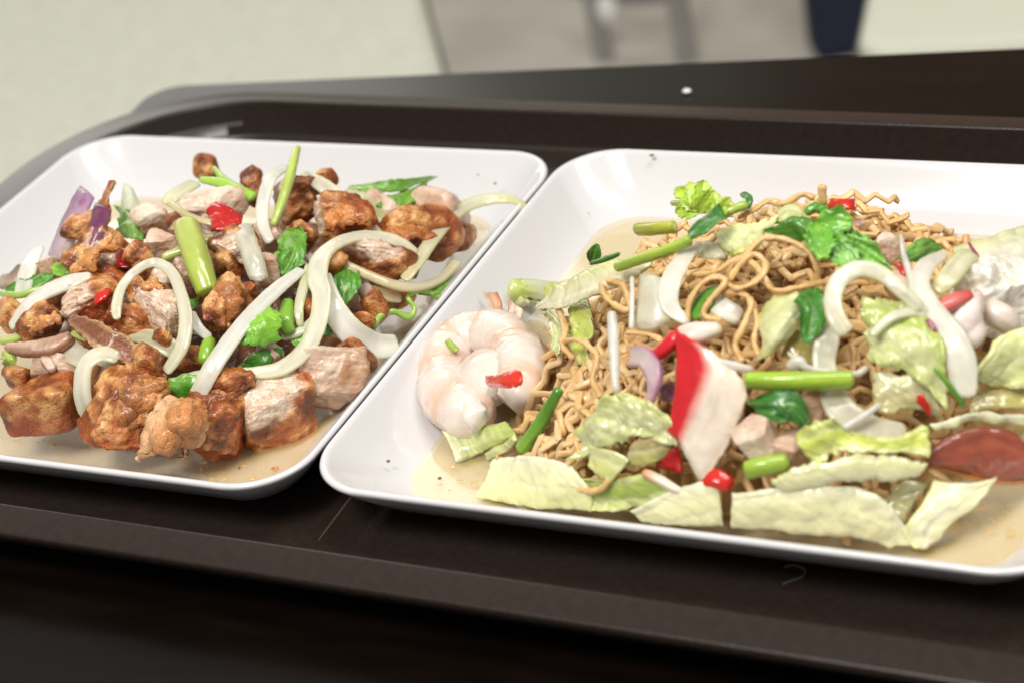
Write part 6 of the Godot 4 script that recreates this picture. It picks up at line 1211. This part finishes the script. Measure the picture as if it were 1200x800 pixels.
	sw("onion_strip", "onion", [152.8, 30, -56.1, 156.7, 30.2, -59.8, 157.9, 31, -65.8], [1.67, 2.79, 1.67], [2, 2.2, 2], "thin onion strip inside the long onion curve", "onion", "onion strips on the left dish")
	sw("onion_strip", "onion", [127.1, 40.6, -83.9, 133.9, 40.1, -80.8, 136.9, 39.5, -82.1], [1.45, 2.41, 1.45], [2, 2.2, 2], "thin onion strip behind the flat white slab", "onion", "onion strips on the left dish")

func small_things():
	put("crumb", ball(Vector3(188, 0.8, -267.7), Vector3(1.6, 0.9, 1.3)), "crumb_and_glint_white", "single white crumb on the dark table behind the tray", "crumb", "")
	put("sauce_speck", ball(Vector3(211.9, 22.6, -180.8), Vector3(0.8, 0.3, 0.7)), "speck_brown", "small brown sauce speck on the far rim of the noodle plate", "crumb", "")
	put("thread", sweep(v3([305.3, 4.3, -18.6, 307.9, 5.2, -18.6, 310.7, 5, -17.5, 310.5, 4.6, -15.5, 308.4, 4.3, -14.1, 306.8, 4.2, -12.7]), [0.5, 0.5], [0.5, 0.5], [c3(.12, .12, .12)], {"wob": 0.0, "ds": 0.4}), "onion", "small curled translucent thread on the tray below the noodle plate", "thread")
	put("oil_drop", ball(Vector3(338.3, 8.3, -48.6), Vector3(1.6, 0.5, 1.6)), "oil", "largest oil drop in the broth below the sausage slice", "oil drop", "oil drops in the broth")
	put("oil_drop", ball(Vector3(337, 8.3, -53.1), Vector3(1.1, 0.5, 1.1)), "oil", "oil drop touching the near edge of the sausage slice", "oil drop", "oil drops in the broth")
	put("oil_drop", ball(Vector3(338.8, 8.3, -54.9), Vector3(0.9, 0.5, 0.9)), "oil", "small oil drop right beside the sausage edge", "oil drop", "oil drops in the broth")
	put("oil_drop", ball(Vector3(210.1, 8.3, -36.3), Vector3(1, 0.5, 1)), "oil", "oil drop in the broth below the fan shaped stalk", "oil drop", "oil drops in the broth")
	put("garlic_crumb", ball(Vector3(139.4, 8.2, -26.3), Vector3(0.8, 0.4, 0.6)), "seed", "yellow garlic crumb in the front broth of the left dish", "crumb", "")
	put("garlic_crumb", ball(Vector3(88.7, 8.2, -26), Vector3(0.8, 0.4, 0.6)), "seed", "yellow garlic crumb in the broth at the front left", "crumb", "")
	put("pepper_speck", ball(Vector3(151, 8.2, -25.6), Vector3(0.35, 0.3, 0.35)), "speck_brown", "black pepper speck in the front broth of the left dish", "crumb", "")
	put("crumb", ball(Vector3(320.4, 30, -55.3), Vector3(1.3, 0.7, 0.9)), "seed", "yellow chilli seed on the stained cabbage flap", "crumb", "")
	put("crumb", ball(Vector3(285.5, 27, -42.8), Vector3(1.3, 0.7, 0.9)), "seed", "yellow crumb stuck on the crab stick flesh", "crumb", "")
	put("crumb", ball(Vector3(284.6, 24, -39.8), Vector3(1.3, 0.7, 0.9)), "seed", "tan crumb low on the crab stick flesh", "crumb", "")
	put("crumb", ball(Vector3(288.4, 37, -129.8), Vector3(1.3, 0.7, 0.9)), "seed", "pale seed inside the top red chilli", "crumb", "")
	var specks := SurfaceTool.new()
	specks.begin(Mesh.PRIMITIVE_TRIANGLES)
	for p in [[277.6, 19, -185.4], [205.6, 14, -177.6], [196.8, 12, -162], [196.1, 10, -139.6], [186, 15, -129.8], [190.9, 12, -46], [196.5, 14, -28.5], [209.5, 9, -30.3], [304.4, 17, -184.1], [242.8, 18, -182.1], [50.3, 17, -179.9], [108.2, 17, -178.4], [17.5, 15, -174.8], [11.6, 9, -148.7], [156.7, 16, -158.9], [163.8, 18, -167], [216.9, 16, -11.1], [-7.2, 10, -145], [156.5, 19, -170.1], [319.2, 14, -183.2]]:
		var q := ball(Vector3(p[0], p[1], p[2]), Vector3(0.45, 0.25, 0.4) * (0.6 + fposmod(p[0] * 0.37, 0.8)), 8)
		specks.append_from(q[0], 0, Transform3D(Basis(), q[1]))
	var so := put("sauce_specks", [specks.commit(), Vector3.ZERO], "speck_brown", "tiny brown sauce specks scattered on the walls of both plates", "sauce")
	so.set_meta("kind", "stuff")
	var drops := SurfaceTool.new()
	drops.begin(Mesh.PRIMITIVE_TRIANGLES)
	for p in [[341.9, 8, -43.8, 0.65], [340.6, 8, -44.1, 0.65], [353.7, 8, -36.4, 0.92], [343.1, 8, -38, 0.56], [341, 8, -43.6, 0.51], [353.9, 8, -36.1, 0.95], [350.2, 8, -44.1, 0.58], [349.4, 8, -36.5, 0.99], [351, 8, -45.7, 0.8], [349.4, 8, -39.6, 0.48], [345.2, 8, -44.6, 1.05], [352.2, 8, -39.6, 0.58], [218.9, 8, -31, 1.01], [217.9, 8, -31.6, 0.66], [214.8, 8, -32, 0.47], [213.6, 8, -27.2, 0.38], [209.8, 8, -28.7, 0.56], [214.3, 8, -31.4, 0.61], [217.9, 8, -35.3, 0.66], [210.4, 8, -140.5, 0.56], [212.8, 8, -139.3, 0.59], [215.9, 8, -137.6, 0.43], [206.7, 8, -145.3, 0.92], [151.6, 8, -27, 0.6], [140.3, 8, -23.1, 0.38], [157, 8, -22.3, 1.07], [158.3, 8, -22, 0.36], [145.9, 8, -19.7, 0.93], [149.2, 8, -20.5, 0.82], [157.6, 8, -27.6, 0.49], [83.9, 8, -27.8, 0.64], [95.9, 8, -28.4, 0.36], [75.5, 8, -26.2, 0.94], [82.9, 8, -26.5, 0.42], [96.7, 8, -27.9, 0.51], [156.7, 8, -112.4, 0.48], [165.8, 8, -112, 0.38], [164.1, 8, -110.1, 1.1], [161.4, 8, -105.1, 0.93], [168.8, 8, -98.5, 0.71]]:
		var d := ball(Vector3(p[0], p[1], p[2]), Vector3(p[3], 0.3, p[3]), 12)
		drops.append_from(d[0], 0, Transform3D(Basis(), d[1]))
	var dro := put("oil_droplets", [drops.commit(), Vector3.ZERO], "oil", "small oil droplets floating on the broth of both plates", "oil")
	dro.set_meta("kind", "stuff")

func noodles():
	put("broth_pool", square_rings(279.2, -94.6, 95.4, 90.4, [[60.0, 7.4, 10.0], [14.6, 7.4, 16.5], [14.3, 7.7, 16.8], [14.4, 8.0, 16.8], [60.0, 8.05, 10.0]], 0.0, 16), "broth", "yellowish broth pooled round the noodle salad on the plate floor", "broth")
	put("broth_pool", square_rings(91.0, -90.5, 91.0, 90.4, [[60.0, 7.2, 10.0], [14.6, 7.2, 16.5], [14.3, 7.5, 16.8], [14.4, 7.8, 16.8], [60.0, 7.85, 10.0]], 0.0, 16), "broth_pale", "pale milky broth pooled on the plate floor under the crispy meat", "broth")
	shrimp()
	# strands that dive under everything else: one tangle that nobody could count
	rng.seed = 41
	var all := []
	for i in 300:
		var a := rng.randf() * TAU
		var q := sqrt(rng.randf()) * 0.90
		var x := 280.0 + cos(a) * q * 70.0
		var z := -92.0 + sin(a) * q * 74.0
		all.append(strand(x, z, 26.0, rng.randf_range(-7.0, -3.0), 1.5, 4242 + i))
	var st := SurfaceTool.new()
	st.begin(Mesh.PRIMITIVE_TRIANGLES)
	for p in all:
		var made := sweep(p, [1.9, 1.9], [1.5, 1.5], LOOK["noodle"][1], {"ds": 1.0, "k": 8, "wob": 0.1, "seed": 5, "e": 2.4})
		st.append_from(made[0], 0, Transform3D(Basis(), made[1]))
	var core := heap(287, -93, 62, 62, 29.0, 0.8, [c3(.5, .30, .10), c3(.66, .42, .16)], 7, 1.5)
	st.append_from(core[0], 0, Transform3D(Basis(), core[1]))
	var tangle := MeshInstance3D.new()
	tangle.name = "noodle_tangle"
	tangle.mesh = st.commit()
	tangle.mesh.surface_set_material(0, M["noodle"])
	add_child(tangle)
	tangle.set_meta("kind", "stuff")
	tangle.set_meta("label", "tangled instant noodles under the salad, too many strands to count")
	tangle.set_meta("category", "noodles")
	var mass := put("shaded_meat", heap(100, -100, 54, 52, 14.0, 0.6, [c3(.06, .02, .006), c3(.16, .06, .018), c3(.30, .14, .05)], 19, 2.2), "fried", "sauce soaked mass of meat and onion scraps under the left dish, shade painted in", "meat")  # filler core, coloured very dark like shaded meat in the gaps
	mass.set_meta("kind", "stuff")
	# strands that show one by one
	for g in GROUPS:
		rng.seed = int(g[0] * 100)
		for i in g[4]:
			var a := rng.randf() * TAU
			var q := sqrt(rng.randf())
			var p := strand(g[0] + cos(a) * q * g[2], g[1] + sin(a) * q * g[3], g[5], rng.randf_range(0.0, g[6]), g[7], int(g[0]) * 31 + i, g[9])
			put("noodle", sweep(p, [1.9, 2.0, 1.7, 1.9], [1.2, 1.05, 1.25, 1.15], LOOK["noodle" if i % 3 else "noodle_pale"][1], {"ds": 0.5, "k": 10, "wob": 0.1, "seed": i + 3, "e": 2.5, "roll": [0.0, 70.0 - 20.0 * (i % 5), -30.0, 60.0, 10.0]}), "noodle", g[8], "noodle", g[8])

const GROUPS := [
	[247.0, -44.0, 9.0, 15.0, 34, 26.0, 6.0, 1.5, "crimped noodle strand in the tangle beside the shrimp", 1.9],
	[252.0, -38.0, 8.0, 8.0, 11, 18.0, 7.0, 1.5, "crimped noodle strand in the tangle below the white sprout stick", 2.2],
	[236.0, -70.0, 8.0, 9.0, 9, 18.0, 5.0, 1.4, "crimped noodle strand under the cream cabbage rib", 1.6],
	[279.0, -88.0, 22.0, 14.0, 28, 28.0, 6.0, 1.7, "crimped noodle strand in the tangle below the dark rolled leaf", 0.5],
	[276.0, -56.0, 12.0, 10.0, 13, 20.0, 4.0, 1.6, "crimped noodle strand in the tangle above the crab stick", 1.3],
	[276.0, -122.0, 18.0, 8.0, 15, 22.0, 6.0, 1.5, "crimped noodle strand at the very top of the heap", 0.2],
	[248.0, -104.0, 12.0, 8.0, 10, 20.0, 4.0, 1.5, "crimped noodle strand behind the long green stem", 0.5],
	[254.0, -27.0, 6.0, 5.0, 4, 12.0, 6.0, 1.8, "crimped noodle strand peeking out at the front cabbage", 2.6],
]

func strand(x: float, z: float, reach: float, lift: float, amp: float, seed_: int, heading := -1.0) -> PackedVector3Array:
	var r := RandomNumberGenerator.new()
	r.seed = seed_
	var d := r.randf() * TAU
	if heading >= 0.0:
		d = heading + r.randf_range(-0.35, 0.35)
	var path := PackedVector3Array()
	var p := Vector2(x - cos(d) * reach * 0.5, z - sin(d) * reach * 0.5)
	for k in 6:
		p = Vector2(clampf(p.x, 206, 346), clampf(p.y, -164, -24))
		path.append(Vector3(p.x, FLOOR + maxf(mound(p.x, p.y) + lift, 3.0) - (1.5 if heading < 0.0 else 0.8) * absf(k - 2.5), p.y))
		d += r.randf_range(-0.9, 0.9) * (1.0 if heading < 0.0 else 0.75)
		p += Vector2(cos(d), sin(d)) * reach * 0.24
	return crimp(path, amp, r.randf_range(5.0, 8.5), seed_)

func shrimp():
	var root := Node3D.new()
	root.name = "shrimp"
	root.position = Vector3(0.2075, FLOOR * MM, -0.062)
	add_child(root)
	root.set_meta("label", "peeled curled pinkish white shrimp lying at the left edge of the noodle salad")
	root.set_meta("category", "shrimp")
	var white := c3(.88, .76, .67)
	var pinkc := c3(.87, .68, .57)
	var line := c3(.85, .58, .42)
	var cols := []
	for i in 7:
		cols.append_array([line, pinkc, white, white, white, pinkc])
	var w := []
	for i in 43:
		var s := i / 42.0
		var ph := fposmod(i / 6.0, 1.0)
		w.append(lerpf(15.6, 15.0, s) * (0.93 + 0.08 * sin(PI * ph)) * smoothstep(-0.08, 0.10, s) * (1.0 - 0.45 * smoothstep(0.85, 1.0, s)))
	part("body", sweep(v3([216.7, 17, -49.3, 209.5, 16, -50.4, 201, 15.5, -56.2, 194.5, 15.5, -66.8, 191.3, 16, -76.7, 194.7, 17, -81.8, 201.2, 18, -82.9, 211.7, 20, -75.6, 219.8, 21, -64.7, 222.5, 20, -56.1, 220.4, 18, -52.4]), w, w, cols, {"e": 2.1, "k": 28, "ds": 0.5, "wob": 0.5, "streak": 0.06, "seed": 9, "up": Vector3(0.3, 0.8, 0.5), "cap": c3(.86, .74, .66)}), "seafood", root)
	part("flesh", sweep(v3([204.5, 19, -66.3, 211.4, 20, -60.9, 217.8, 20, -57.8]), [14.0, 17.0, 14.0], [9.0, 12.0, 9.0], [pinkc, white, white], {"e": 2.1, "k": 20, "wob": 0.5, "streak": 0.05, "seed": 12}), "seafood", root)
	part("flap", sweep(v3([213.3, 22, -47.6, 216.1, 21, -42.9, 217.2, 17, -43.9]), [4.0, 6.5, 5.5], [1.8, 2.4, 1.6], [white, c3(.88, .80, .72), c3(.9, .82, .74)], {"e": 2.4, "wob": 0.6, "streak": 0.05, "seed": 13}), "seafood", root)
	part("tail_fin", loft([v3([202.8, 20, -82.5, 199.3, 20, -90.1, 190.1, 20, -101.7]), v3([205.8, 22, -81.5, 203.7, 22, -88.3, 197.5, 22, -98.4])], [c3(.74, .60, .42), c3(.60, .20, .11)], {"t": 0.9, "ruffle": 0.4, "vein": 0.4, "seed": 3}), "seafood", root)
	part("tail_fin", loft([v3([206.5, 22, -79.9, 205.4, 22, -86.8, 201.7, 22, -96.2]), v3([209.3, 22, -79.4, 210.7, 22, -83.1, 208.8, 22, -90.8])], [c3(.66, .30, .20), c3(.78, .60, .46)], {"t": 0.9, "ruffle": 0.4, "vein": 0.4, "seed": 4}), "seafood", root)
